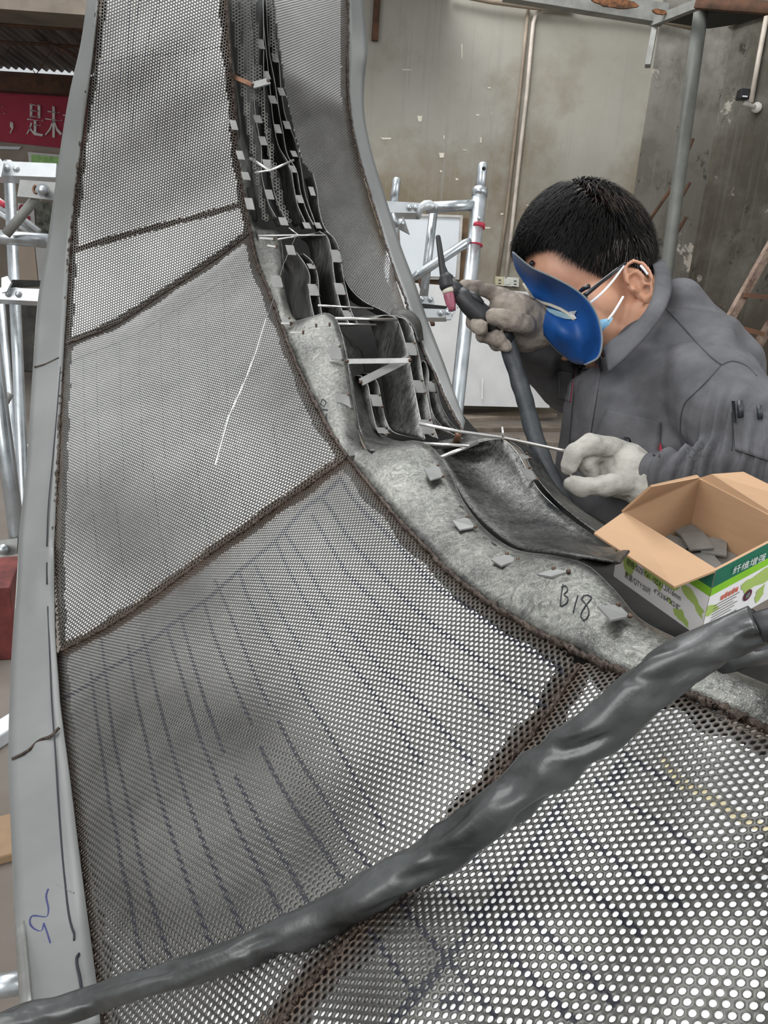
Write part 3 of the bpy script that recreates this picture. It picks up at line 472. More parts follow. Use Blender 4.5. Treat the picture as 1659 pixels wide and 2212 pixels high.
# near-black strips added behind the seams, standing in for the unlit void
for ln, n_ in ((LEFT, 60), (SEAMA, 60), (WELD1, 24), (WELD2, 30), (RIDGE, 20), (BAND, 14)):
    a = spline([(x, y, 1) for x, y in ln], n_)[:, :2]; z = Zs(a[:, 0], a[:, 1]); p = Pn(a[:, 0], a[:, 1], z); n = normal(Zs, a[:, 0], a[:, 1]); t = np.gradient(p, axis=0); t /= np.linalg.norm(t, axis=1, keepdims=True); s = np.cross(n, t); hw = .030; ks = (-hw, 0, hw) if ln is not SEAMA and ln is not LEFT else (.0, .018, .036)
    sg = 1 if ((proj(p[5]+s[5]*.01)[0] < proj(p[5])[0]) == (ln is SEAMA)) or ln not in (SEAMA, LEFT) else -1
    sheet('void_strip', [[Vector(p[i]-n[i]*.014+s[i]*k*sg) for k in ks] for i in range(len(p))], M['frame'], SC, .004)
def bead(name, line, zf, r, n_, parent, lift=0.0):
    a = spline([(x, y, 1) for x, y in line], n_)[:, :2]; p = Pn(a[:, 0], a[:, 1], zf(a[:, 0], a[:, 1])-lift)
    return tube(name, p+rng.normal(0, r*.22, p.shape), [r*(.55+.75*abs(noise.noise(Vector((i*.9, r*900, 2.)))*1.6)) for i in range(n_)], M['weld'], parent, 7)
bead('weld_bead', LEFT, Zs, .0032, 420, SC, .002); bead('weld_bead', SEAMA, Zs, .0030, 520, SC, .001); bead('weld_bead', WELD1, Zs, .0026, 240, SC); bead('weld_bead', WELD2, Zs, .0022, 220, SC); bead('weld_bead', RIDGE, Zs, .0018, 160, SC, .002)
# flat edge strips
LOUT = [(196,-40),(190,0),(175,100),(152,200),(135,300),(118,420),(101,540),(84,640),(72,800),(59,1000),(43,1160),(38,1250),(25,1450),(20,1650),(26,1800),(35,2000),(45,2170),(50,2240)]
n_ = 90; a = spline([(x, y, 1) for x, y in LOUT], n_); ys = a[:, 1]; xr = np.interp(ys, [p[1] for p in LEFT], [p[0] for p in LEFT]); zr = Zs(xr, ys); dz = np.interp(ys, [0, 600, 1200, 2200], [.035, .02, .01, .0])
fold = .006*np.exp(-((ys-1305)/30)**2)+.005*np.exp(-((ys-1620)/18)**2); rows = []
for i in range(n_):
    rows.append([P(a[i, 0]+(xr[i]-a[i, 0])*u, ys[i]-(u*28*(ys[i] > 1200)), zr[i]-.004+dz[i]*(1-u)+fold[i]*math.sin(u*7+1)+.002*math.sin(ys[i]/90+u*3)) for u in np.linspace(0, 1, 7)])
fo = sheet('edge_strip', rows, M['flange'], SC, .003)
lip = []
for i in range(n_): p = P(a[i, 0], ys[i], zr[i]-.004+dz[i]+fold[i]*math.sin(1)); lk = float(np.interp(ys[i], [0, 700, 1300], [.1, .4, 1])); lip.append([p, p+Vector((-.006, .012, -.002))*lk, p+Vector((-.008, .03, -.004))*lk])
sheet('edge_lip', lip, M['edge'], SC, .002)
def onstrip(line, nm, m, r=.0009):
    a_ = spline([(x, y, 1) for x, y in line], max(8, 6*len(line))); xr_ = np.interp(a_[:, 1], [p[1] for p in LEFT], [p[0] for p in LEFT]); xl_ = np.interp(a_[:, 1], [p[1] for p in LOUT], [p[0] for p in LOUT]); u = np.clip((a_[:, 0]-xl_)/(xr_-xl_), 0, 1)
    yy = a_[:, 1]+u*28*(a_[:, 1] > 1200); z_ = Zs(np.interp(yy, [p[1] for p in LEFT], [p[0] for p in LEFT]), yy)-.004+np.interp(yy, [0, 600, 1200, 2200], [.035, .02, .01, 0])*(1-u)-.0035
    return tube(nm, Pn(a_[:, 0], a_[:, 1], z_), r, m, fo, 5)
inkb = mat('blue_ink', (.03, .035, .14), .6)
onstrip([(131,792),(122,900),(113,1000),(104,1100),(101,1180)], 'marker_line', M['ink']); onstrip([(101,1215),(101,1262)], 'marker_line', M['ink']); onstrip([(103,1310),(107,1400),(112,1520),(118,1600),(128,1760),(140,1900),(154,2000),(160,2015),(160,2030)], 'marker_line', M['ink']); onstrip([(171,2060),(166,2068),(172,2110),(180,2160)], 'marker_line', M['ink'], .0012)
onstrip([(104,1921),(100,1935),(105,1965),(102,1980),(68,1980),(65,1995),(75,2008),(90,2012),(95,1995)], 'marker_scribble', inkb); onstrip([(95,1995),(102,2015),(109,2038)], 'marker_scribble', inkb); onstrip([(122,1911),(160,1929)], 'marker_line', M['tab'], .0005)
onstrip([(26,1640),(60,1622),(85,1600),(110,1590),(128,1572)], 'weld_bead', M['weld'], .002); onstrip([(75,793),(95,788),(128,773)], 'weld_bead', M['weld'], .002)
R0 = [(752,-30,1.56),(752,0,1.56),(752,200,1.6),(762,280,1.6),(785,370,1.59),(815,470,1.56),(850,580,1.46),(880,660,1.36),(905,740,1.28),(935,800,1.2),(965,870,1.1),(1000,930,1.0)]
R1 = [(780,-30,1.6),(784,0,1.6),(790,60,1.6),(793,115,1.6),(787,170,1.62),(786,240,1.62),(800,320,1.62),(830,420,1.61),(868,540,1.54),(895,610,1.46),(922,690,1.36),(955,775,1.24),(985,860,1.12),(1004,912,1.04)]
A0, A1 = W(R0, 60), W(R1, 60); rs = sheet('edge_strip', [[Vector(A0[i]*(1-u)+A1[i]*u) for u in np.linspace(0, 1, 5)] for i in range(60)], M['flange'], SC, .003); tag(rs, 'narrow grey edge strip on the right side')
bead('weld_bead', [p[:2] for p in R0], lambda x, y: np.interp(y, [p[1] for p in R0], [p[2] for p in R0]), .0026, 200, SC, .003)
# inner wavy plates
ZSEAM = lambda x, y: Zs(x, y)
AT = [(494,-40),(494,0),(498,89),(507,165),(516,228),(524,291),(539,342),(546,405),(554,468),(562,496),(598,500),(606,520),(611,560),(613,620),(622,660),(636,690),(652,699),(668,690),(686,681),(706,677),(724,688),(735,715),(746,760),(760,850),(770,910),(778,955),(790,975),(815,975),(845,965),(875,955),(905,955),(935,970),(955,995),(972,1025),(1000,1085),(1050,1148),(1110,1188),(1200,1204),(1265,1222),(1320,1270),(1380,1338),(1480,1392),(1560,1440),(1700,1500)]
AB = SEAMA; s_t = spline([(x, y, 1) for x, y in AT], 220); s_b = []
tb = spline([(x, y, 1) for x, y in AB], 1500)
ty, bx = s_t[:, :2], tb[:, :2]; prm = []
for i in range(len(ty)):  # match each top point with the seam along the direction of the plate
    x, y = ty[i]; w_ = np.clip((y-300)/700, 0, 1); tgt = np.array([x-18-w_*75, y+6+w_*48+max(0, y-1050)*.35]); prm.append(int(np.argmin(((bx-tgt)**2).sum(1))))
prm = np.maximum.accumulate(np.convolve(np.r_[[prm[0]]*6, prm, [prm[-1]]*6], np.ones(13)/13, 'valid')).astype(int); rows = []
zA = Zs(bx[prm, 0], bx[prm, 1]); deep = np.interp(ty[:, 1], [0, 400, 700, 1000, 1250, 1500], [.02, .03, .05, .055, .045, .03]); zt = zA+deep
for i in range(len(ty)):
    b_ = Pn(*bx[prm[i]], zA[i]+.002); t_ = Pn(*ty[i], zt[i]); rows.append([Vector(b_*(1-u)+t_*u+np.array([0, 0, 1])*.006*math.sin(u*math.pi)) for u in np.linspace(0, 1, 9)])
wp = tag(sheet('wavy_plate', rows, M['brush'], SC, .002), 'pale brushed front plate with stepped wavy edge')
tube('plate_edge', [r_[-1] for r_ in rows], .0011, M['edge'], SC, 6)
ztop = lambda y: float(np.interp(y, ty[:, 1], zt))
D = np.array([-.42, .9, -.12])
def ribbon(pts, depth, m='dark', d=D, n=70, name='rib_plate'):
    e = W(pts, n); lo_ = e+d*depth; sheet(name, [[Vector(e[i]*(1-u)+lo_[i]*u) for u in np.linspace(0, 1, 5)] for i in range(n)], M[m], SC, .0016)
    return tube('plate_edge', e, .0007, M['edge'], SC, 5)
RB = {
 'l1l': [(538,-20,1.40),(546,110,1.41),(552,253,1.43),(564,316,1.44),(566,380,1.44),(582,443,1.42),(597,470,1.41)],
 'l1r': [(568,-20,1.42),(569,25,1.42),(574,278,1.44),(586,354,1.45),(590,405,1.45),(602,443,1.43),(622,481,1.41)],
 'l2l': [(563,-20,1.45),(572,80,1.45),(582,177,1.46),(592,273,1.47),(602,316,1.47),(627,360,1.46),(635,405,1.45),(643,443,1.43),(660,481,1.41)],
 'l2r': [(574,-20,1.46),(582,114,1.46),(594,180,1.47),(604,248,1.48),(610,278,1.48),(622,337,1.48),(640,367,1.47),(650,418,1.46),(668,468,1.43),(678,486,1.41)],
 'l3l': [(586,-20,1.49),(590,76,1.49),(602,132,1.49),(607,192,1.5),(617,253,1.5),(640,310,1.51),(650,360,1.5),(660,420,1.48),(680,480,1.44)],
 's1l': [(640,545,1.34),(659,571,1.33),(669,595,1.32),(669,635,1.3),(679,686,1.27)], 's1r': [(655,548,1.36),(675,566,1.35),(686,595,1.34),(689,635,1.32),(697,690,1.29)],
 'm1l': [(690,500,1.36),(706,511,1.36),(716,544,1.35),(721,588,1.33),(729,635,1.31),(740,673,1.28),(755,700,1.25)], 'm1r': [(705,500,1.40),(723,517,1.4),(736,554,1.39),(741,595,1.37),(750,635,1.35),(760,676,1.32),(775,704,1.29)],
 's2l': [(780,812,1.12),(794,831,1.12),(800,865,1.1),(807,899,1.08),(817,929,1.06),(837,941,1.05)], 's2r': [(800,808,1.15),(814,824,1.15),(824,865,1.13),(834,909,1.11),(848,932,1.08),(881,943,1.06),(917,950,1.04)],
 'm2l': [(800,690,1.2),(835,681,1.19),(854,686,1.18),(866,710,1.17),(875,740,1.15),(883,774,1.13),(891,818,1.1),(900,865,1.07),(908,905,1.04),(918,948,1.0)], 'm2r': [(855,684,1.23),(875,690,1.22),(888,710,1.21),(898,740,1.19),(908,780,1.17),(915,824,1.14),(925,872,1.11),(932,909,1.07),(946,948,1.02)],
 'r2l': [(900,800,1.2),(915,780,1.2),(925,800,1.19),(926,850,1.16),(938,900,1.12),(965,930,1.06),(1000,948,1.02)], 'r2r': [(912,778,1.24),(930,792,1.22),(942,830,1.2),(955,880,1.15),(985,925,1.08),(1035,950,1.02)],
}
for k, p in RB.items(): ribbon(p, .07 if k[0] in 'l' else .11)
# dark curved panels between the ribs
def loft2(p0, p1, m, n=50, k=9, bow=.0, nm='curved_plate'):
    a_, b_ = W(p0, n), W(p1, n); d = np.array(F_)*bow
    return sheet(nm, [[Vector(a_[i]*(1-u)+b_[i]*u+d*math.sin(u*math.pi)) for u in np.linspace(0, 1, k)] for i in range(n)], M[m], SC, .0016)
loft2([(905,962,1.02),(950,988,.97),(975,1030,.92),(1010,1090,.84),(1060,1142,.76),(1120,1182,.69),(1210,1196,.62),(1330,1215,.57)], [(985,965,1.0),(1030,956,1.0),(1085,950,.99),(1115,975,.96),(1135,1010,.93),(1165,1060,.88),(1210,1104,.83),(1345,1200,.72)], 'dark', bow=.05)
ribbon([(985,965,1.0),(1030,956,1.0),(1085,950,.99),(1115,975,.96),(1135,1010,.93),(1165,1060,.88),(1205,1100,.84),(1260,1150,.78),(1345,1200,.72)], .05)
loft2([(1095,950,1.03),(1125,972,1.0),(1150,1020,.96),(1190,1070,.91),(1240,1115,.85),(1345,1190,.75)], [(1120,948,1.07),(1160,985,1.05),(1190,1035,1.01),(1235,1085,.96),(1290,1125,.9),(1380,1180,.8)], 'dark')
loft2([(1110,1188,.72),(1210,1196,.70),(1330,1215,.66)], [(1120,1180,.78),(1215,1175,.76),(1330,1185,.70)], 'brush', nm='flat_strip')
loft2([(1250,1210,.62),(1300,1225,.60),(1340,1215,.57)], [(1330,1195,.64),(1345,1190,.62),(1360,1190,.6)], 'dark', n=12, nm='flat_strip')
lin = loft2([(470,-30,1.52),(492,200,1.54),(520,420,1.54),(575,600,1.48),(655,760,1.4),(780,920,1.28),(900,1060,1.1),(1060,1220,.9),(1300,1340,.80),(1560,1480,.68),(1700,1560,.63)], [(620,-30,1.72),(650,250,1.74),(720,480,1.72),(800,640,1.66),(880,700,1.55),(950,830,1.4),(1060,960,1.25),(1240,1090,1.02),(1420,1190,.98),(1600,1300,.9),(1720,1380,.85)], 'frame', 60, 9, .04, 'void_backing')  # near-black sheet added behind the ribs, painting in the trough's shade
zf_ = lambda x, y: (x, y, ztop(y)+.012)
loft2([zf_(735,715),zf_(752,790),zf_(768,880),zf_(781,945),zf_(800,974),zf_(850,968)], [(782,760,1.22),(790,812,1.19),(802,865,1.16),(816,912,1.13),(840,944,1.1),(930,955,1.05)], 'dark', 40, 9)
loft2([(838,690,1.25),(860,684,1.26),(890,705,1.25),(903,740,1.23)], [(850,668,1.34),(880,668,1.32),(905,690,1.3),(915,735,1.27)], 'dark', 20, 5)
ribbon([(676,376,1.47),(684,405,1.47),(690,455,1.46),(703,495,1.44),(725,520,1.42),(736,578,1.4),(756,622,1.38),(787,652,1.36),(820,668,1.33),(850,684,1.3),(880,706,1.27)], .05)
# narrow perforated strips between the upper ribs
zin = lambda b: (lambda x, y: np.full(np.shape(x), b)+0*np.asarray(x))
bigp = dict(pitch=.0062, r=.0022, t=.001)
for pl_, zz in (([(497,-20),(499,0),(510,100),(522,200),(535,280),(545,340),(556,400),(566,470),(580,482),(560,390),(552,330),(544,280),(534,200),(524,100),(514,-20)], 1.37), ([(515,-20),(525,80),(533,150),(540,215),(557,215),(552,170),(545,90),(537,-20)], 1.385), ([(538,-20),(548,120),(562,230),(577,300),(586,380),(600,440),(618,480),(630,482),(613,440),(599,380),(586,300),(572,230),(560,120),(551,-20)], 1.395), ([(574,-20),(582,60),(588,130),(600,130),(596,60),(588,-20)], 1.45)):
    perforated('mesh_strip', pl_, zin(zz), (530, 200), (0, 30), **bigp, parent=SC)
def zmark(px, py):
    d = ((bx-np.array([px, py]))**2).sum(1); i = int(np.argmin(d)); j = int(np.argmin(((ty-np.array([px, py]))**2).sum(1))); u = math.sqrt(d[i]); v = math.hypot(*(ty[j]-np.array([px, py]))); u = u/(u+v+1e-6)
    return float(Zs(bx[i, 0], bx[i, 1])*(1-u)+zt[j]*u)-.010
# small welded spacer tabs
def tabq(q, z, lab=None, nubs=True, m='tab'):
    zz = z if hasattr(z, '__len__') else [z]*4; o = slab('spacer_tab', [P(x, y, zz[i]) for i, (x, y) in enumerate(q)], .0016, M[m], SC)
    if nubs:
        for i in (1, 2): mk('weld_nub', *ball(P(q[i][0]*.9+q[0][0]*.1 if 0 else q[i][0], q[i][1], zz[i]-.001), (.0019,)*3, 8), M['nub'], o, True)
    return o
def tabr(x, y, w_, h_, z, sk=3, m='tab', nubs=False): return tabq([(x-w_/2-sk, y-h_/2), (x+w_/2-sk, y-h_/2+1), (x+w_/2+sk, y+h_/2), (x-w_/2+sk, y+h_/2-1)], z, None, nubs, m)
for x, y, w_, h_, z in ((488,92,14,22,1.38),(493,152,14,18,1.38),(500,195,15,22,1.38),(505,270,14,22,1.38),(519,335,15,20,1.38),(531,380,16,18,1.38),(539,440,17,26,1.37),(563,95,14,22,1.42),(576,162,13,18,1.43),(589,215,15,18,1.44),(600,278,13,20,1.45),(632,365,13,16,1.46),(648,430,14,18,1.44),(663,487,15,14,1.4),(557,257,16,18,1.42),(568,304,15,20,1.43),(578,355,18,22,1.42),(582,420,16,22,1.41),(612,478,17,18,1.39),(595,125,12,20,1.48),(608,198,13,18,1.48),(620,270,14,18,1.49),(635,332,12,14,1.5),(674,413,11,20,1.46),(687,487,13,14,1.42),(628,540,18,22,1.33)): tabr(x, y, w_, h_, z)
for x, y, w_, h_, z in ((598,608,22,27,1.27),(677,626,20,26,1.27),(672,575,14,12,1.31),(726,553,20,28,1.34),(734,624,20,26,1.3),(750,678,18,16,1.27),(724,762,26,30,1.12),(742,867,28,32,1.03),(889,754,20,28,1.14),(904,835,22,28,1.09),(921,922,22,32,1.01),(813,865,22,26,1.08),(826,930,24,14,1.05),(932,835,14,24,1.15),(618,692,20,12,1.2)): tabr(x, y, w_, h_, z, 3, 'tab', True)
def tabon(q):
    z = [zmark(*p)-.004 for p in q]; z[0] -= .010; z[3] -= .010; tabq(q, z)
for q in ([(752,962),(782,968),(786,983),(757,984)], [(916,1012),(946,1005),(958,1029),(930,1037)], [(977,1124),(1009,1117),(1027,1138),(993,1144)], [(1061,1208),(1095,1196),(1119,1209),(1083,1222)], [(1160,1240),(1196,1228),(1228,1234),(1190,1245)], [(1291,1308),(1336,1306),(1361,1330),(1320,1339)]): tabon(q)
tabq([(1122,1010),(1144,1010),(1160,1036),(1140,1036)], .9); tabq([(1110,982),(1138,980),(1146,990),(1118,993)], .95)
for q, z in (([(795,996),(833,992),(836,996),(798,1000)], .93), ([(848,992),(888,984),(890,988),(850,996)], .93), ([(560,512),(592,514),(592,518),(560,516)], 1.32), ([(577,528),(597,531),(597,535),(577,532)], 1.3), ([(607,696),(628,697),(628,701),(607,700)], 1.17), ([(627,716),(655,716),(655,720),(627,720)], 1.15), ([(661,705),(683,701),(683,705),(661,709)], 1.16), ([(686,702),(712,699),(712,703),(686,706)], 1.16)): tabq(q, z, None, True, 'edge')
# temporary brace rods
def rod(a_, b_, r, m='rod'): return tube('brace_rod', [P(*a_), P(*b_)], r, M[m], SC, 8)
def flat(a_, b_, w_, m='tab', nm='brace_bar'):
    p, q = P(*a_), P(*b_); e = (q-p)/2; s = e.cross(Vector(F_)).normalized(); o = mk(nm, *boxm((p+q)/2, e, s*w_/2, e.cross(s).normalized()*.0015), M[m], SC)
    for t_ in (p, q): mk('weld_nub', *ball(t_-Vector(F_)*.002, (.003,)*3, 8), M['nub'], o, True)
    return o
rod((724,688,1.10), (858,691,1.16), .0022); rod((731,700,1.12), (812,702,1.18), .0016); rod((687,660,1.25), (806,667,1.32), .0018); rod((888,957,.96), (1014,963,.93), .0020); rod((952,988,.92), (1032,956,.95), .0024); rod((558,509,1.33), (704,508,1.36), .0014); rod((600,517,1.33), (680,505,1.38), .0014)
flat((750,781,1.08), (886,779,1.10), .007, 'rod'); flat((779,826,1.09), (884,774,1.12), .011); rod((540,342,1.38), (583,369,1.36), .0026); rod((634,346,1.42), (583,369,1.37), .0022); rod((550,373,1.36), (585,368,1.36), .0018); rod((624,492,1.36), (645,508,1.36), .001)
flat((490,160,1.36), (546,184,1.36), .008, 'copper', 'tinted_bar'); flat((543,186,1.37), (579,176,1.4), .013); rod((1085,922,.98), (1087,945,.98), .0016); tube('brace_rod', [P(990,938,1.0), P(985,958,1.02)], .0045, M['copper'], SC, 8); tube('brace_wire', [P(640,508,1.34), P(612,572,1.27), P(577,690,1.19)], .00035, M['tab'], SC, 5)
# hand-written mark on the front plate
from mathutils.bvhtree import BVHTree
wpb = BVHTree.FromObject(wp, bpy.context.evaluated_depsgraph_get())
def onA(px, py):
    d = Vector(ray(px, py)).normalized(); h = wpb.ray_cast(Vector(CAM), d); return h[0]-d*.001 if h[0] else P(px, py, zmark(px, py))
for ln in ([(1216,1262),(1212,1285),(1210,1308)], [(1212,1268),(1222,1265),(1226,1275),(1218,1284),(1226,1290),(1224,1302),(1211,1310)], [(1248,1286),(1242,1306),(1238,1322)], [(1278,1290),(1266,1284),(1256,1292),(1268,1308),(1272,1325),(1262,1340),(1254,1330),(1262,1312),(1278,1292)]):
    s = spline([(x, y, 1) for x, y in ln], 16); tube('handwriting', [onA(x, y) for x, y, _ in s], .00042, M['ink'], SC, 5)
for ln in ([(696,862),(692,872),(700,878),(705,868),(698,862)], [(697,884),(708,886)], [(706,893),(702,905)]): tube('handwriting', [onA(*p) for p in ln], .0006, M['ink'], SC, 5)
for q in ((993,1092,1000,1097), (1062,1172,1072,1178)): tube('marker_tick', [onA(q[0], q[1]), onA(q[2], q[3])], .0007, M['ink'], SC, 5)

# tubular legs that carry the sculpture, behind the skin
for px, py, z in ((330, 900, 1.42), (330, 1500, 1.02), (900, 1500, .72), (1250, 1900, .46)):
    t = P(px, py, z); tube('support_leg', [t, Vector((t.x, t.y, 0))], .02, M['oldst'], SC, 12)
# ------------------------------------------------------------------ scaffolds
def down(name, a, b_, r, m, parent, sides=14):
    """tube from a through b and on down to the floor"""
    a, b_ = Vector(a), Vector(b_); t = a.z/(a.z-b_.z); return tube(name, [a, a+(b_-a)*t], r, M[m], parent, sides)
def bracket(name, q, z, th, parent, rivets=(), m='galvw'):
    o = slab(name, [P(x, y, z) for x, y in q], th, M[m], parent)
    for x, y in rivets: mk('rivet', *ball(P(x, y, z-.001), (.009,)*3, 10), M['galv'], o, True)
    return o
sr = root('scaffold_frame', P(985, 900, 2.35), 'galvanised scaffold frame with red marks behind the sculpture on the right', 'scaffold', 'scaffold frames')
zs = 2.3
po = down('post', P(1036, 418, zs), P(986, 885, zs+.02), .0215, 'galv', sr, 18)
tube('spigot', [P(1043, 352, zs), P(1043, 357, zs), P(1036, 420, zs)], [.010, .0145, .0145], M['galv'], po, 14); tube('post_collar', [P(1037.5, 408, zs), P(1035.5, 424, zs)], .0235, M['galv'], po, 16)
mk('pin_hole', *ball(P(1045, 364, zs-.014), (.006,)*3, 10), M['frame'], po, True)
for a, b_, rr in (((1032.6, 484), (1031.6, 493), .0217), ((1027.4, 528), (1027, 531), .0217)): tube('red_mark', [P(*a, zs), P(*b_, zs)], rr, M['red'], po, 16)
mk('rivet', *ball(P(1035, 472, zs-.021), (.006,)*3, 10), M['galv'], po, True)
tube('cross_tube', [P(920, 449, zs), P(1028, 443, zs)], .0165, M['galv'], sr, 14); tube('inner_tube', [P(936, 460, zs+.04), P(915, 642, zs+.06)], .0135, M['galv'], sr, 12)
tube('diagonal_brace', [P(888, 604, zs-.02), P(905, 592, zs-.02), P(1003, 527, zs-.02), P(1016, 517, zs-.02)], [.008, .0135, .0135, .007], M['galv'], sr, 12); tube('corner_spigot', [P(858, 385, zs), P(857, 390, zs), P(851, 436, zs)], [.009, .0125, .0125], M['galv'], sr, 12); down('post', P(850, 470, zs+.1), P(835, 640, zs+.12), .0205, 'galv', sr)
bracket('hook_bracket', [(832, 434), (906, 438), (912, 456), (908, 460), (838, 459)], zs-.03, .05, sr, ((884, 449), (898, 449)))
hk = [P(903, 452, zs-.04), P(907, 440, zs-.04), P(916, 433, zs-.04), P(930, 432, zs-.04), P(941, 440, zs-.04), P(944, 446, zs-.04)]; sheet('plank_hook', [[p+Vector((0, 0, -.028)) if i < 4 else p+Vector((0, 0, -.01)), p] for i, p in enumerate(hk)], M['galvw'], sr, .012)
bracket('hook_bracket', [(905, 666), (966, 668), (972, 680), (966, 686), (908, 686)], zs-.03, .05, sr, ((952, 677), (967, 676))); bracket('hook_plate', [(962, 668), (975, 655), (990, 655), (985, 672), (975, 690), (964, 690)], zs-.035, .01, sr); bracket('lug_plate', [(905, 640), (930, 640), (940, 652), (936, 662), (905, 662)], zs+.02, .01, sr, ((911, 646), (930, 647)))
bracket('scaffold_deck', [(908, 655), (990, 664), (962, 668), (905, 666)], zs-.0, .008, sr, (), 'frame')
cp = bracket('clamp_plate', [(858, 472), (872, 468), (885, 506), (862, 494)], zs-.1, .006, sr, (), 'tab'); mk('wing_bolt', *ball(P(867, 483, zs-.12), (.013,)*3, 10), M['galv'], cp, True); tube('bolt_stem', [P(848, 462, zs-.11), P(858, 490, zs-.11)], .006, M['galv'], cp, 8)
slab('brown_plank', [P(900, 590, zs+.3), P(908, 592, zs+.3), P(940, 700, zs+.3), P(932, 700, zs+.3)], .03, M['rust'], sr)
sl = root('scaffold_frame', P(40, 1000, 2.1), 'galvanised scaffold frame with bolted plates at the left picture edge', 'scaffold', 'scaffold frames')
zl = 2.1
bracket('hook_bracket', [(-60, 345), (122, 353), (120, 383), (-60, 376)], zl-.02, .05, sl, ((15, 364), (35, 365))); bracket('hook_plate', [(-60, 338), (-2, 340), (8, 352), (2, 382), (-60, 380)], zl-.05, .008, sl)
bp_ = bracket('bolted_plate', [(43, 388), (122, 394), (116, 432), (37, 424)], zl-.12, .006, sl, (), 'tab'); tube('bolt', [P(92, 411, zl-.125), P(92, 411, zl-.155)], .0115, M['galv'], bp_, 12); mk('bolt_washer', *tubem([P(92, 411, zl-.12), P(92, 411, zl-.126)], .016, 16), M['galv'], bp_); tube('rust_ring', [P(77+5*math.cos(t), 409+8*math.sin(t), zl-.122) for t in np.linspace(0, 6.3, 20)], .003, M['copper'], bp_, 5)
tube('diagonal_brace', [P(13, 506, zl-.08), P(80, 426, zl-.1)], .0125, M['oldst'], sl, 12); tube('cross_tube', [P(-60, 507, zl-.03), P(105, 521, zl-.03)], .019, M['galv'], sl, 14)
for k, (y0, y1, mm) in enumerate(((432, 500, 'galvw'), (447, 508, 'galv'), (462, 515, 'galvw'))): tube('thin_tube', [P(-30, y0-20, zl+.1+k*.02), P(85, y1, zl+.12+k*.02)], .008, M[mm], sl, 10)
tube('red_mark', [P(0, 437, zl+.1), P(14, 446, zl+.1)], .0086, M['red'], sl, 10)
bracket('scaffold_deck', [(5, 620), (92, 616), (96, 606), (28, 604)], zl, .01, sl, (), 'frame'); bracket('hook_bracket', [(-30, 620), (88, 624), (86, 651), (-30, 645)], zl-.02, .05, sl, ((18, 635), (40, 636))); bracket('hook_plate', [(3, 600), (16, 596), (24, 610), (14, 630), (3, 632)], zl-.04, .008, sl)
down('post', P(19, 350, zl+.06), P(48, 990, zl+.06), .0150, 'galv', sl); down('post', P(0, 640, zl+.2), P(37, 1045, zl+.2), .0125, 'galv', sl)
tube('lower_tube', [P(-40, 560, 1.75), P(40, 1182, 1.62)], .0165, M['galv'], sl, 14); tube('diagonal_brace', [P(2, 885, zl+.1), P(22, 850, zl+.1)], .011, M['oldst'], sl); tube('diagonal_brace', [P(28, 1110, zl+.1), P(62, 960, zl+.1)], .011, M['galv'], sl)
b2_ = bracket('bolted_plate', [(-30, 1172), (38, 1162), (36, 1196), (-30, 1212)], 1.6, .006, sl, (), 'tab'); tube('bolt', [P(6, 1187, 1.595), P(6, 1187, 1.57)], .011, M['galv'], b2_, 12)
# clutter on the floor at the left edge
def floorbox(name, px, py, sx, sy, sz, rot, m, label, cat):
    c = hit(px, py, (0, 0, 0), (0, 0, 1)); e = Vector((math.cos(rot), math.sin(rot), 0)); n = Vector((-e.y, e.x, 0)); return tag(bev(mk(name, *boxm(c+Vector((0, 0, sz/2)), e*sx/2, n*sy/2, (0, 0, sz/2)), m), .006), label, cat)
floorbox('steel_crate', -40, 1390, .3, .3, .3, .3, mat('dark_red_paint', (.16, .035, .03), .6, .1, .3, 8), 'dark red steel crate on floor left of the sculpture', 'crate')
floorbox('cardboard_sheet', -22, 1830, .2, .16, .03, .5, mat('old_card', (.3, .2, .12), .9), 'flat piece of brown card on floor at left edge', 'cardboard')
floorbox('timber_offcut', 16, 1590, .5, .07, .05, 1.2, M['boardw'], 'pale timber offcut on floor beside the red crate', 'timber')
floorbox('floor_bundle', 50, 735, .4, .22, .12, .2, M['paper'], 'small white bundle on floor beyond the left scaffold', 'bundle')
tag(tube('loose_pipe', [P(-60, 2140, 1.4), P(60, 2120, 1.4)], .021, M['galv'], None, 14), 'galvanised pipe at the bottom left behind the edge strip', 'pipe')
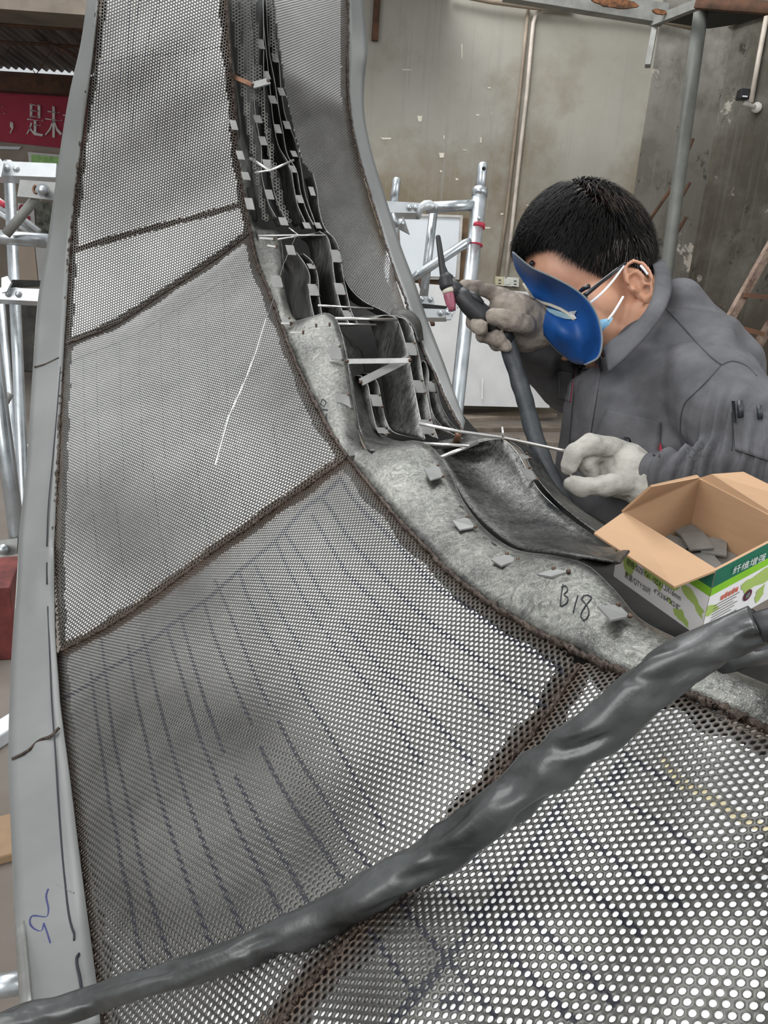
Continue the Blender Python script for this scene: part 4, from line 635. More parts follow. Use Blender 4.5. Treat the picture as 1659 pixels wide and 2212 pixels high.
# ------------------------------------------------------------------ sleeve-covered cable across the foreground
CB = [(-60,2235,.50,28),(40,2203,.50,29),(120,2185,.497,30),(210,2158,.495,29),(300,2130,.48,29),(400,2100,.47,30),(500,2066,.46,31),(600,2027,.452,33),(700,1983,.445,38),(800,1925,.435,44),(900,1868,.425,47),(1000,1803,.415,49),(1100,1727,.405,52),(1200,1648,.395,52),(1300,1570,.385,52),(1380,1500,.38,54),(1450,1445,.375,52),(1520,1405,.37,47),(1590,1372,.365,45),(1640,1352,.36,42)]
c = spline(CB, 260); nr = 36; V = []; pts = [P(*q[:3]) for q in c]; ref = None
for i in range(len(c)):
    t = (pts[min(i+1, 259)]-pts[max(i-1, 0)]).normalized(); ref = (ref if ref else t.cross(Vector(F_))).normalized(); ref = (ref-t*ref.dot(t)).normalized(); b_ = t.cross(ref); R_ = c[i, 3]*c[i, 2]/FPX
    for k in range(nr):
        a = 2*math.pi*k/nr; q = Vector((math.cos(a)*1.1, math.sin(a)*1.1, i*.085)); tw = Vector((math.cos(a+i*.02), math.sin(a+i*.02), i*.035))
        f = 1+.12*noise.noise(q)+.26*noise.noise(tw*1.3+Vector((5, 0, 0))) - .30*max(0, noise.noise(Vector((math.cos(a-i*.06)*.9, math.sin(a-i*.06)*.9, i*.06+9)))-.08)*2.4 + .05*math.sin(3*a-i*.19+3*noise.noise(Vector((i*.04, 3, 1))))*(.6+noise.noise(Vector((i*.03, 8, 2))))
        V.append(pts[i]+(ref*math.cos(a)+b_*math.sin(a))*R_*f)
Fc = [(i*nr+k, i*nr+(k+1) % nr, (i+1)*nr+(k+1) % nr, (i+1)*nr+k) for i in range(259) for k in range(nr)]+[tuple(range(nr))[::-1], tuple(259*nr+k for k in range(nr))]
cb_ = root('sleeved_cable', P(600, 2027, .46), 'thick black leather sleeved cable lying diagonally across the perforated sheets', 'cable')
mk('leather_sleeve', V, Fc, M['leather'], cb_, True)
tube('cable_core', [P(1630, 1360, .36), P(1680, 1346, .36), P(1760, 1320, .37)], .008, M['rubber'], cb_); tube('grey_collar', [P(1622, 1372, .378), P(1690, 1352, .38)], .0085, mat('grey_tape', (.2, .23, .26), .5), cb_, 14)
tube('cable_branch', [P(1560, 1425, .4), P(1620, 1412, .41), P(1720, 1392, .43)], .0075, M['leather'], cb_, 12)
# ------------------------------------------------------------------ welding torch in the right hand
tr = root('welding_torch', P(1000, 650, 1.12), 'black welding torch with long back cap and pink nozzle in the raised hand', 'torch')
zt_ = 1.12
tube('back_cap', [P(945, 508, zt_), P(946, 511, zt_), P(949, 530, zt_), P(955, 575, zt_), P(960, 594, zt_), P(962, 602, zt_)], [.002, .0036, .004, .0048, .0068, .0085], M['rubber'], tr, 14)
tube('torch_head', [P(960, 592, zt_), P(963, 600, zt_), P(967, 618, zt_), P(969, 624, zt_)], [.007, .0108, .0118, .0105], M['rubber'], tr, 16); tube('torch_neck', [P(966, 606, zt_), P(984, 622, zt_), P(994, 636, zt_)], [.009, .0095, .0115], M['rubber'], tr, 14)
tube('gas_lens_ring', [P(968.5, 622, zt_), P(970, 631, zt_), P(970.5, 634, zt_)], [.0098, .0098, .009], M['cream'], tr, 16); tube('ceramic_nozzle', [P(970, 632, zt_), P(971, 640, zt_), P(974, 656, zt_), P(976, 664, zt_), P(977, 671, zt_)], [.0084, .0086, .0075, .0056, .0052], M['ceramic'], tr, 16); tube('tungsten_tip', [P(976.5, 668, zt_), P(976, 684, zt_)], [.0012, .0004], M['rod'], tr, 8)
tube('handle', [P(990, 630, zt_), P(1000, 641, zt_), P(1013, 656, zt_), P(1040, 682, zt_), P(1056, 692, zt_), P(1062, 702, zt_), P(1085, 722, zt_), P(1098, 738, 1.125)], [.0105, .0135, .015, .0165, .0165, .0125, .0135, .012], M['rubber'], tr, 18); tube('trigger', [P(1014, 632, 1.115), P(1026, 640, 1.11), P(1042, 656, 1.11)], [.004, .006, .004], M['rubber'], tr, 10)
cbl = [(1092,730,1.125),(1103,765,1.13),(1116,806,1.13),(1135,868,1.12),(1150,925,1.1),(1170,985,1.08),(1192,1035,1.06),(1225,1100,1.03),(1265,1170,1.02)]; q = W(cbl, 70); q = np.r_[q, [q[-1]*(1-u)+np.array([.35, 1.15, .02])*u-np.array([0, 0, .0]) for u in np.linspace(.04, 1, 30)]]
tube('torch_cable', q, [.0125*(1+.16*noise.noise(Vector((i*.23, 1, 1)))) for i in range(len(q))], M['sleeve2'], tr, 16)
fr = tag(tube('filler_rod', [P(905, 915, .985), P(990, 932, .985), P(1085, 945, .99), P(1230, 976, 1.0), P(1300, 992, 1.02)], .0023, M['rod'], None, 8), 'thin bright filler rod held between the gloved fingers of the lower hand', 'rod')
# ------------------------------------------------------------------ open carton of cutting discs
zF = .67; cF, cL, cB, cD = P(1546, 1232, zF), P(1345, 1107, zF*1.12), P(1512, 1032, zF*1.185), P(1512, 1377, zF*1.0662)
cR = cF+cB-cL; dn = cD-cF; bxr = root('cardboard_box', (cF+cB)/2+dn, 'open brown cardboard box with white and green printed sides', 'box')
def wall(nm, a, b_): n = ((b_-a).cross(dn)).normalized()*.0022; cc = (cF+cB)/2; n = n if n.dot(cc-a) > 0 else -n; return mk(nm, *merge(([a, b_, b_+dn, a+dn, a+n, b_+n, b_+dn+n, a+dn+n], [(0, 1, 2, 3), (7, 6, 5, 4), (0, 4, 5, 1), (1, 5, 6, 2), (2, 6, 7, 3), (3, 7, 4, 0)])), M['card'], bxr)
wL, wR, wLB, wBR = wall('side_panel', cF, cL), wall('side_panel', cF, cR), wall('side_panel', cL, cB), wall('side_panel', cB, cR)
mk('bottom_panel', *boxm((cF+cB)/2+dn*.985, (cL-cF)/2, (cR-cF)/2, dn*.01), M['card'], bxr)
exv, eyv = (cL-cF), (cR-cF)
def fit(base, v1, v2, px, py):
    """offset along two box directions that meets the sight line of a picture point"""
    d = ray(px, py); A = np.stack([np.array(v1), np.array(v2), -d], 1); s = np.linalg.lstsq(A, CAM-np.array(base), rcond=None)[0]; return Vector(base)+v1*s[0]+v2*s[1]
def flap(nm, q, m='card'): return slab(nm, q, .0022, M[m], bxr)
flap('flap', [cL, cF, fit(cF, -eyv, dn, 1457, 1267), fit(cL, -eyv, dn, 1283, 1151)]); flap('flap', [cL, fit(cL, exv, -dn, 1408, 1052), fit(cB, exv, -dn, 1507, 1029), cB])
fb = fit(cB*.72+cR*.28, eyv, -dn, 1606, 1019); flap('flap', [cB, fit(cB*.9+cR*.1, eyv, -dn, 1537, 1024), fb, fb+(cR-cB)*.66, cR])
flg = flap('torn_flap', [fit(cF*.9+cR*.1, -dn, eyv*.2, 1572, 1240), fit(cF*.85+cR*.15, -dn, eyv*.2, 1578, 1230), fit(cF*.6+cR*.4, -dn, eyv*.2, 1632, 1197), fit(cF*.5+cR*.5, -dn, eyv*.2, 1641, 1227)], 'dkg')
def face(a, b_, n): return lambda u, v, off=.0004: a+(b_-a)*u+dn*v+n*off
nL = exv.cross(dn).normalized(); nL = nL if nL.dot(cF-cR) > 0 else -nL; nR = eyv.cross(dn).normalized(); nR = nR if nR.dot(cF-cL) > 0 else -nR
fL, fR = face(cL, cF, nL), face(cF, cR, nR)
def pr(nm, f, uv, m, par, off): q = [f(u, v, off) for u, v in uv]; return mk(nm, q, [tuple(range(len(q)))], M[m], par)
def band(f, par):
    pr('printed_cover', f, [(0, 0), (1, 0), (1, 1), (0, 1)], 'prn', par, .0003)
    pr('green_band', f, [(0, 0), (1, 0), (1, .25), (0, .25)], 'dkg', par, .0005); pr('green_band', f, [(0, .25), (1, .25), (1, .37), (0, .37)], 'brg', par, .0005)
band(fL, wL); band(fR, wR)
def wob(uv, n=3):
    out = []; L_ = len(uv)
    for i in range(L_):
        (a, b_), (c2, d2) = uv[i], uv[(i+1) % L_]
        for k in range(n): t = k/n; out.append((a+(c2-a)*t+random.uniform(-.012, .012), b_+(d2-b_)*t+random.uniform(-.018, .018)))
    return out
for f, par, us in ((fL, wL, ([(.02, .42), (.12, .4), (.2, .45), (.25, .6), (.22, .78), (.17, .86), (.12, .78), (.07, .62)], [(.27, .4), (.42, .4), (.58, .42), (.72, .5), (.66, .6), (.56, .62), (.52, .74), (.45, .66), (.36, .68), (.3, .55)], [(.7, .4), (.85, .45), (.98, .6), (.98, .72), (.88, .62), (.78, .56)], [(.69, .83), (.78, .8), (.86, .88), (.88, .97), (.78, .95), (.72, .93)], [(.6, .72), (.66, .76), (.69, .82), (.64, .8)])), (fR, wR, ([(.0, .5), (.1, .55), (.16, .66), (.06, .68), (0, .66)], [(.4, .45), (.6, .42), (.9, .4), (.98, .5), (.9, .62), (.75, .66), (.6, .62), (.5, .66), (.42, .56)], [(.66, .7), (.76, .68), (.78, .85), (.7, .95), (.66, .82)], [(.84, .78), (.96, .76), (.96, .9), (.86, .92)]))):
    for uv in us: pr('printed_map', f, wob(uv), 'lime', par, .0007)
def text(nm, s, f, u0, v0, h, asp, m, par, off=.001):
    cu = bpy.data.curves.new(nm, 'FONT'); cu.body = s; cu.size = 1; o = bpy.data.objects.new(nm, cu); COL.objects.link(o); bpy.context.view_layer.update()
    me = bpy.data.meshes.new_from_object(o.evaluated_get(bpy.context.evaluated_depsgraph_get())); bpy.data.objects.remove(o); bpy.data.curves.remove(cu); me.name = nm
    for v in me.vertices: x, y = v.co.x, v.co.y; v.co = f(u0+x*h*asp, v0-y*h, off)
    me.update(); me.materials.clear(); return put(nm, me, M[m], par)
text('printed_text', '规格/SIZE:T41 105X1.2X16mm', fL, .13, .68, .115, .42, 'blk', wL); text('printed_text', '4"X3/64"X5/8"', fL, .47, .82, .105, .46, 'blk', wL); text('printed_text', '数量/QTY:50片', fL, .13, .885, .115, .42, 'blk', wL)
gq = [fit(cF*.88+cR*.12, -dn, eyv*.2, 1577, 1238), fit(cF*.6+cR*.4, -dn, eyv*.2, 1635, 1212)]; gup = -dn.normalized()
text('printed_text', '纤维增强', lambda u, v, off: gq[0]+(gq[1]-gq[0])*u+gup*(-v)*.02+nR*(off+.0012), .0, .0, .5, .62, 'prn', flg)
for k in range(5): pr('printed_mark', fR, [(.15+k*.045, .47), (.18+k*.045, .45-.02*(k % 2)), (.185+k*.045, .53), (.155+k*.045, .53)], 'orange', wR, .001)
for k in range(6): pr('printed_line', fR, [(.08, .56+k*.045), (.40-.03*(k % 3), .56+k*.045), (.40-.03*(k % 3), .572+k*.045), (.08, .572+k*.045)], 'oldst', wR, .001)
for k in range(22): u = .06+k*.017; wk = .004+.006*((k*7) % 3)/2; pr('barcode', fR, [(u, .84), (u+wk, .84), (u+wk, .99), (u, .99)], 'blk', wR, .001)
pr('printed_emblem', fR, [(.53+.055*math.cos(t), .70+.085*math.sin(t)) for t in np.linspace(0, 2*math.pi, 24)[:-1]], 'plum', wR, .001); pr('printed_emblem', fR, [(.53+.03*math.cos(t), .70+.045*math.sin(t)) for t in np.linspace(0, 2*math.pi, 16)[:-1]], 'oldst', wR, .0013)
# steel tabs lying in the carton
for k, (u, v, hgt, rot) in enumerate(((.86, .84, .30, .2), (.72, .74, .36, .5), (.86, .6, .28, -.2), (.6, .84, .32, .9), (.7, .5, .27, .1), (.5, .62, .29, .4))):
    cc = cF+exv*u+eyv*v+dn*(1-hgt); e = (exv.normalized()*math.cos(rot)+eyv.normalized()*math.sin(rot)); n = dn.normalized().cross(e)
    o = mk('steel_tab', *boxm(cc, e*.014, n*.012, (dn.normalized()+e*.15*math.sin(k*2.1)+n*.12*math.cos(k*1.7))*.0012), M['tab']); tag(o, 'loose grey steel tab lying inside the open cardboard box', 'tab', 'steel tabs in the carton')
mk('tab_pile', *boxm((cF+cB)/2+dn*.86, exv*.46, eyv*.46, dn*.1), M['oldst'], bxr)
# ------------------------------------------------------------------ the welder
# head frame: o between the ears, f forward, u up, s towards the camera (his left)
HO = P(1345, 612, 1.15); 
def idir(x, y, zz): v = Vector(x*XC - y*YC + zz*F_); return v.normalized()
hf = idir(-.78, .60, .06); hu = idir(-.60, -.78, -.02); hu = (hu-hf*hu.dot(hf)).normalized(); hs = hf.cross(hu); hs = hs if hs.dot(Vector(F_)) < 0 else -hs
def Hd(f, u, s): return HO + hf*f + hu*u + hs*(s)
HS = -.068  # centre plane of the head lies behind the visible ear
def hb(f, u, s, r, seg=20): return ball(Hd(f, u, s+HS), r, seg, (hf, hu, hs))
def hc(a, ra, b_, rb): return capm(Hd(a[0], a[1], a[2]+HS), ra, Hd(b_[0], b_[1], b_[2]+HS), rb)
head = [hb(-.004, .071, 0, (.094, .099, .074), 28), hb(.045, .07, 0, (.05, .06, .062)), hb(.05, -.02, 0, (.045, .085, .058)), hb(.03, .0, 0, (.055, .07, .066)),
  hc((.0, -.045, .05), .018, (.07, -.098, .02), .018), hc((.0, -.045, -.05), .018, (.07, -.098, -.02), .018), hb(.08, -.1, 0, (.018, .018, .022)), hb(.062, -.02, .04, (.028, .028, .022)), hb(.062, -.02, -.04, (.028, .028, .022)),
  hc((.092, .012, 0), .009, (.113, -.032, 0), .011), hb(.1, -.036, .012, (.01, .008, .008)), hb(.1, -.036, -.012, (.01, .008, .008)), hc((.082, .022, .036), .011, (.092, .024, .012), .011), hc((.082, .022, -.036), .011, (.092, .024, -.012), .011), hb(.088, -.066, 0, (.012, .006, .022)), hb(.087, -.076, 0, (.012, .007, .019)), hb(.078, .004, .032, (.012, .011, .012)), hb(.078, .004, -.032, (.012, .011, .012)),
  hc((-.014, -.03, 0), .055, (-.006, -.13, .004), .053), hc((-.022, .0, 0), .05, (-.02, -.08, 0), .047)]
# visible ear: outer rim, inner fold, hollow and lobe
def earpt(f, u, s): return Hd(f*.88-.006, u*.95-.016, s)
ET = [(.004, .012), (-.001, .028), (-.010, .036), (-.021, .034), (-.029, .024), (-.031, .009), (-.027, -.006), (-.018, -.019), (-.010, -.027)]
for sg in (0,):
    for a, b_ in zip(ET[:-1], ET[1:]): head.append(capm(earpt(a[0], a[1], .012+(-a[0])*.35), .0036, earpt(b_[0], b_[1], .012+(-b_[0])*.35), .0036, 10))
    IN = [(-.008, .022), (-.018, .018), (-.021, .006), (-.015, -.008)]
    for a, b_ in zip(IN[:-1], IN[1:]): head.append(capm(earpt(a[0], a[1], .012), .003, earpt(b_[0], b_[1], .012), .003, 10))
    head += [ball(earpt(-.012, .004, .0), (.018, .03, .005), 16, (hf, hu, hs)), ball(earpt(-.006, -.026, .008), (.0075, .0085, .0055), 12, (hf, hu, hs)), ball(earpt(.002, -.002, .008), (.004, .006, .004), 10, (hf, hu, hs))]
head += [hb(-.012, -.010, -.078, (.02, .032, .008))]
# arms, torso, legs (covered by the clothes); z values are metres in front of the lens
TOR = chain((1485, 760, 1.22, .078), (1465, 835, 1.19, .122), (1425, 960, 1.2, .128), (1405, 1150, 1.22, .130), (1400, 1300, 1.25, .128)) + chain((1495, 772, 1.17, .074), (1540, 868, 1.05, .070)) + chain((1475, 785, 1.26, .07), (1300, 790, 1.36, .065)) + chain((1400, 900, 1.16, .11), (1380, 1100, 1.17, .12)) + chain((1325, 880, 1.22, .075), (1310, 1000, 1.22, .08), (1310, 1180, 1.24, .085)) + chain((1520, 752, 1.2, .055), (1500, 900, 1.16, .1))
TOR += chain((1453, 660, 1.195, .044), (1505, 760, 1.215, .066))
LARM = chain((1540, 872, 1.05, .070), (1610, 930, .99, .062), (1690, 1005, .93, .056), (1600, 1010, .955, .046), (1520, 1012, .975, .038), (1424, 1027, 1.0, .032))
RARM = chain((1295, 785, 1.36, .06), (1225, 830, 1.36, .05), (1185, 765, 1.3, .048), (1150, 722, 1.19, .038))
hipc = P(1400, 1300, 1.25); 
def Wd(x, y, z): return Vector((x, y, z))
hx, hy = hipc.x, hipc.y
LEG = lambda r: [capm(Wd(hx, hy, 1.0), .15*r, Wd(hx, hy+.01, .92), .15*r)] + [c for s in (-1, 1) for c in (capm(Wd(hx+s*.07, hy, .92), .1*r, Wd(hx+s*.1, hy-.03*s, .5), .068*r), capm(Wd(hx+s*.1, hy-.03*s, .5), .068*r, Wd(hx+s*.11, hy+.02-.05*s, .1), .05*r))]
GL = chain((1325, 968, 1.02, .0155), (1276, 960, 1.0, .0145), (1243, 976, .992, .013), (1229, 1008, .998, .0115)) + chain((1335, 985, 1.035, .0165), (1287, 976, 1.02, .015), (1264, 1001, 1.012, .0135), (1280, 1022, 1.02, .0125)) + chain((1345, 1003, 1.05, .0165), (1298, 998, 1.045, .015), (1283, 1022, 1.03, .0135), (1302, 1036, 1.035, .0125)) + chain((1352, 1020, 1.07, .015), (1312, 1018, 1.07, .0135), (1300, 1036, 1.055, .012), (1315, 1044, 1.055, .0115)) + chain((1352, 1046, 1.0, .018), (1290, 1052, .985, .0135), (1262, 1052, .985, .0125), (1236, 1046, .988, .0115))
GLp = chain((1315, 985, 1.04, .028), (1352, 1008, 1.03, .034), (1385, 1030, 1.02, .034), (1404, 1036, 1.01, .035)) + chain((1350, 1030, 1.02, .03), (1385, 1045, 1.01, .031))
GR = chain((1102, 650, 1.15, .0145), (1066, 634, 1.15, .013), (1030, 622, 1.14, .0115), (1004, 620, 1.128, .0105)) + chain((1135, 702, 1.12, .0165), (1098, 692, 1.094, .0145), (1080, 688, 1.086, .0135), (1065, 683, 1.085, .0125)) + chain((1085, 672, 1.17, .0145), (1040, 684, 1.165, .0135), (1021, 692, 1.145, .0125), (1038, 708, 1.105, .0125)) + chain((1095, 695, 1.17, .0145), (1058, 714, 1.165, .0135), (1046, 724, 1.14, .0125), (1078, 733, 1.105, .012)) + chain((1108, 712, 1.17, .013), (1080, 738, 1.16, .012), (1072, 742, 1.135, .0115), (1092, 747, 1.11, .011))
GRp = chain((1092, 664, 1.155, .026), (1125, 684, 1.15, .034), (1150, 706, 1.165, .038)) + chain((1110, 700, 1.15, .028), (1138, 715, 1.165, .034))
def thin(ms, k):  # pull skin in under the cloth by k metres
    out = []
    for v, f in ms:
        out.append((v, f))
    return out
def shrink(defs): return defs
body = head + chain((1485, 758, 1.22, .055), (1465, 835, 1.19, .10), (1425, 960, 1.2, .112), (1405, 1150, 1.22, .112), (1400, 1300, 1.25, .11)) + chain((1495, 774, 1.17, .05), (1540, 872, 1.05, .048), (1690, 1005, .93, .022), (1424, 1027, 1.0, .022), (1345, 1000, 1.035, .021)) + chain((1475, 787, 1.25, .05), (1295, 785, 1.36, .034), (1215, 820, 1.36, .026), (1150, 715, 1.19, .024), (1105, 680, 1.155, .02))
for g, k in ((((1325, 968, 1.02), (1276, 960, 1.0), (1243, 976, .992), (1230, 1006, .998)), .008), (((1335, 985, 1.035), (1287, 976, 1.02), (1264, 1001, 1.012), (1279, 1021, 1.02)), .008), (((1345, 1003, 1.05), (1298, 998, 1.045), (1283, 1022, 1.03)), .008), (((1352, 1020, 1.07), (1312, 1018, 1.07), (1300, 1036, 1.055)), .007), (((1352, 1046, 1.0), (1290, 1052, .985), (1238, 1047, .988)), .0085), (((1102, 650, 1.15), (1066, 634, 1.15), (1030, 622, 1.14), (1006, 620, 1.128)), .0075), (((1135, 702, 1.12), (1098, 692, 1.094), (1067, 684, 1.086)), .0085), (((1085, 672, 1.17), (1040, 684, 1.165), (1021, 692, 1.145), (1037, 707, 1.107)), .0075), (((1095, 695, 1.17), (1058, 714, 1.165), (1046, 724, 1.14), (1077, 732, 1.107)), .0075), (((1108, 712, 1.17), (1080, 738, 1.16), (1072, 742, 1.135), (1091, 746, 1.112)), .007)): body += chain(*[(*p, k) for p in g])
body += chain((1345, 1000, 1.035, .021), (1325, 975, 1.03, .012)) + chain((1105, 680, 1.155, .02), (1100, 655, 1.15, .012))
pe = blob('person', body, .0036, 3, M['skin']); tag(pe, 'person in grey work jacket bending over the sculpture with torch and filler rod', 'person')
tr_ = blob('trousers', LEG(1.0)+[capm(hipc, .128, Wd(hx, hy, .98), .14)], .006, 4, M['trou'], pe)
for s in (-1, 1): blob('shoe', [capm(Wd(hx+s*.11, hy+.03-.05*s, .045), .045, Wd(hx+s*.11-.15, hy-.02-.05*s, .035), .035), capm(Wd(hx+s*.11, hy+.02-.05*s, .06), .045, Wd(hx+s*.11, hy+.02-.05*s, .11), .045)], .005, 3, M['rubber'], pe)
# jacket with folds
eln = [(P(1655, 985, .93), .16), (P(1560, 1000, .95), .11), (P(1470, 1015, .98), .09), (P(1480, 905, 1.06), .10)]
fold_d = (P(1500, 980, .97)-P(1640, 1005, .93)).normalized()
J0 = P(1540, 1000, .95); J1 = P(1475, 930, 1.05); J2 = Vector(XC*.6-YC*.8); J3 = P(1380, 860, 1.08); J4 = P(1400, 800, 1.1); J5 = Vector(XC*.92+YC*.35); J6 = P(1170, 770, 1.28); J7 = Vector(XC*.5+YC*.86); J8 = P(1590, 770, 1.1); J9 = Vector(XC*.5-YC*.86); J10 = P(1505, 918, 1.03)
def jd(co):
    d = .007*noise.noise(Vector((co.x*17, co.y*17, co.z*6)))+.006*noise.noise(co*8)+.0035*noise.noise(co*19)+.0012*noise.noise(co*45)
    a = max(0, 1-(co-J0).length/.13); t = (co-J0).dot(fold_d)+.012*noise.noise(co*18)
    d += a*.0085*math.sin(t*330+1.5*noise.noise(co*12))
    b_ = max(0, 1-(co-J1).length/.12); d += b_*.004*math.sin(((co-J1).dot(J2))*95+2*noise.noise(co*10))
    c_ = max(0, 1-(co-J3).length/.17); d += c_*.0075*math.sin((co-J4).dot(J5)*60+2*noise.noise(co*7))
    e_ = max(0, 1-(co-J6).length/.12); d += e_*.008*math.sin((co.dot(J7))*190+2*noise.noise(co*14))
    f_ = max(0, 1-(co-J8).length/.09); d += f_*.007*math.sin((co.dot(J9))*120+2*noise.noise(co*11)); return d*min(1, .15+((co-J10).length/.075)**2)
jk = blob('jacket', TOR+LARM+RARM, .0042, 8, M['cloth'], pe, jd)
jb = BVHTree.FromObject(jk, bpy.context.evaluated_depsgraph_get())
def onj(px, py, lift=.0012, zmax=2):
    d = Vector(ray(px, py)).normalized(); h = jb.ray_cast(Vector(CAM), d)
    return (h[0]-d*lift) if h[0] else P(px, py, 1.15)
def seam(pts, r=.0009, nm='seam', m='cloth2', n=26):
    s = spline([(x, y, 1) for x, y in pts], n); return tube(nm, [onj(x, y, r*.6) for x, y, _ in s], r, M[m], jk, 6)
def cpatch(nm, q, lift, th, m='cloth', n=12):
    """cloth panel laid over the jacket; q = four picture corners"""
    rows = []
    for u in np.linspace(0, 1, n):
        rows.append([onj(*( (np.array(q[0])*(1-u)+np.array(q[3])*u)*(1-v)+(np.array(q[1])*(1-u)+np.array(q[2])*u)*v ), lift) for v in np.linspace(0, 1, n)])
    return sheet(nm, rows, M[m], jk, th)
seam([(1436, 664), (1470, 700), (1510, 745), (1535, 770), (1558, 788)], .0011); seam([(1558, 788), (1580, 780), (1612, 790), (1635, 812)], .0009); seam([(1556, 790), (1530, 820), (1500, 850), (1480, 870), (1470, 905), (1472, 940), (1485, 958)], .0009)
cpatch('placket', [(1244, 792), (1298, 796), (1272, 960), (1230, 960)], .0025, .002); seam([(1297, 800), (1288, 850), (1276, 905), (1262, 970)], .0008)
fp = cpatch('pocket_flap', [(1310, 884), (1428, 912), (1424, 986), (1282, 944)], .003, .0025); seam([(1312, 886), (1350, 898), (1390, 908), (1428, 914)], .0008); mk('snap_button', *ball(onj(1352, 956, .006), (.008, .008, .003), 14, (Vector(XC), Vector(YC), Vector(F_))), M['glass'], fp, True); slab('red_tape', [onj(1421, 978, .003), onj(1426, 956, .003), onj(1429, 974, .003)], .0008, M['redc'], fp)
mk('snap_button', *ball(onj(1257, 790, .004), (.007, .007, .003), 14, (Vector(XC), Vector(YC), Vector(F_))), M['glass'], jk, True); seam([(1275, 786), (1285, 790), (1294, 797), (1290, 804)], .0006, 'red_thread', 'redc', 10); seam([(1242, 800), (1236, 840), (1232, 870)], .0005, 'red_thread', 'redc', 10)
cpatch('pocket_flap', [(1205, 800), (1238, 806), (1230, 868), (1208, 862)], .003, .002)
sp = cpatch('sleeve_pocket', [(1582, 888), (1670, 892), (1672, 1000), (1588, 972)], .0035, .002); seam([(1580, 890), (1582, 930), (1580, 972)], .0008)
# collar
CI = [(1403,560,1.20),(1412,580,1.15),(1414,610,1.12),(1408,645,1.095),(1388,682,1.075),(1352,715,1.062),(1318,738,1.06),(1302,756,1.065)]; CO = [(1436,566,1.2),(1447,590,1.15),(1450,622,1.115),(1441,655,1.09),(1418,698,1.062),(1378,745,1.045),(1340,782,1.042),(1314,804,1.05)]
a_, b_ = W(CI, 40), W(CO, 40); cpk = [[Vector(a_[i]*(1-u)+b_[i]*u)-Vector(F_)*(.005*math.sin(u*math.pi)) for u in np.linspace(0, 1, 8)] for i in range(40)]
cl = sheet('collar', cpk, M['cloth'], jk, .003); tube('collar_edge', [r_[-1] for r_ in cpk], .0013, M['cloth2'], cl, 6)
far = W([(1403,560,1.20),(1385,640,1.30),(1330,700,1.31),(1290,750,1.25),(1300,775,1.1)], 30); bot = W([(1436,566,1.2),(1400,680,1.32),(1330,740,1.33),(1280,790,1.27),(1300,800,1.12)], 30); sheet('collar', [[Vector(far[i]), Vector((far[i]+bot[i])/2), Vector(bot[i])] for i in range(30)], M['cloth2'], jk, .003)
# gloves
gd = lambda co: .0014*noise.noise(co*80)+.0026*noise.noise(co*36)-.0022*max(0, .25-abs(noise.noise(co*28+Vector((3, 1, 7)))))*3+.0012*math.sin(co.dot(Vector((1, .4, .8)))*330+4*noise.noise(co*25))*max(0, noise.noise(co*16))
glv = blob('glove', GL+GLp, .0017, 4, M['glove'], pe, gd); glv['label'] = 'pale canvas glove'
grv = blob('glove', GR+GRp, .0017, 4, M['glove2'], pe, gd); grv['label'] = 'brownish soiled leather glove'
for r_, pts in ((.0022, [(1412, 990), (1424, 1015), (1420, 1050), (1400, 1076)]),): pass
# hair: scalp cap and short strands flowing from the crown whorl
def hl(f, s):  # hairline height for a forward position
    return float(np.interp(f, [-.1, -.06, -.042, -.034, -.012, .004, .014, .024, .036, .06, .09, .11], [-.04, -.035, -.02, .018, .026, .024, .026, .046, .098, .118, .136, .14]))
cc, rr = (-.004, .075, 0), (.0985, .1075, .0785); V, Fq = [], []; NU, NV = 60, 90
def scalp(t, a, k=1.0): return cc[0]+rr[0]*k*math.sin(t)*math.cos(a), cc[1]+rr[1]*k*math.cos(t), cc[2]+rr[2]*k*math.sin(t)*math.sin(a)
grid = {}
for i in range(NU+1):
    for j in range(NV):
        f, u, s = scalp(math.pi*.72*i/NU, 2*math.pi*j/NV); ok = u > hl(f, s)-.004; grid[i, j] = (len(V), ok); V.append(Hd(f, u, s+HS))
for i in range(NU):
    for j in range(NV):
        q = [grid[i, j], grid[i+1, j], grid[i+1, (j+1) % NV], grid[i, (j+1) % NV]]
        if all(x[1] for x in q): Fq.append(tuple(x[0] for x in q))
hr = mk('hair', V, Fq, M['hair'], pe, True); hr.data.materials.append(M['hair2'])
whl = Vector((-.075, .115, .02)); SV, SF, SM = [], [], []
n_s = 0
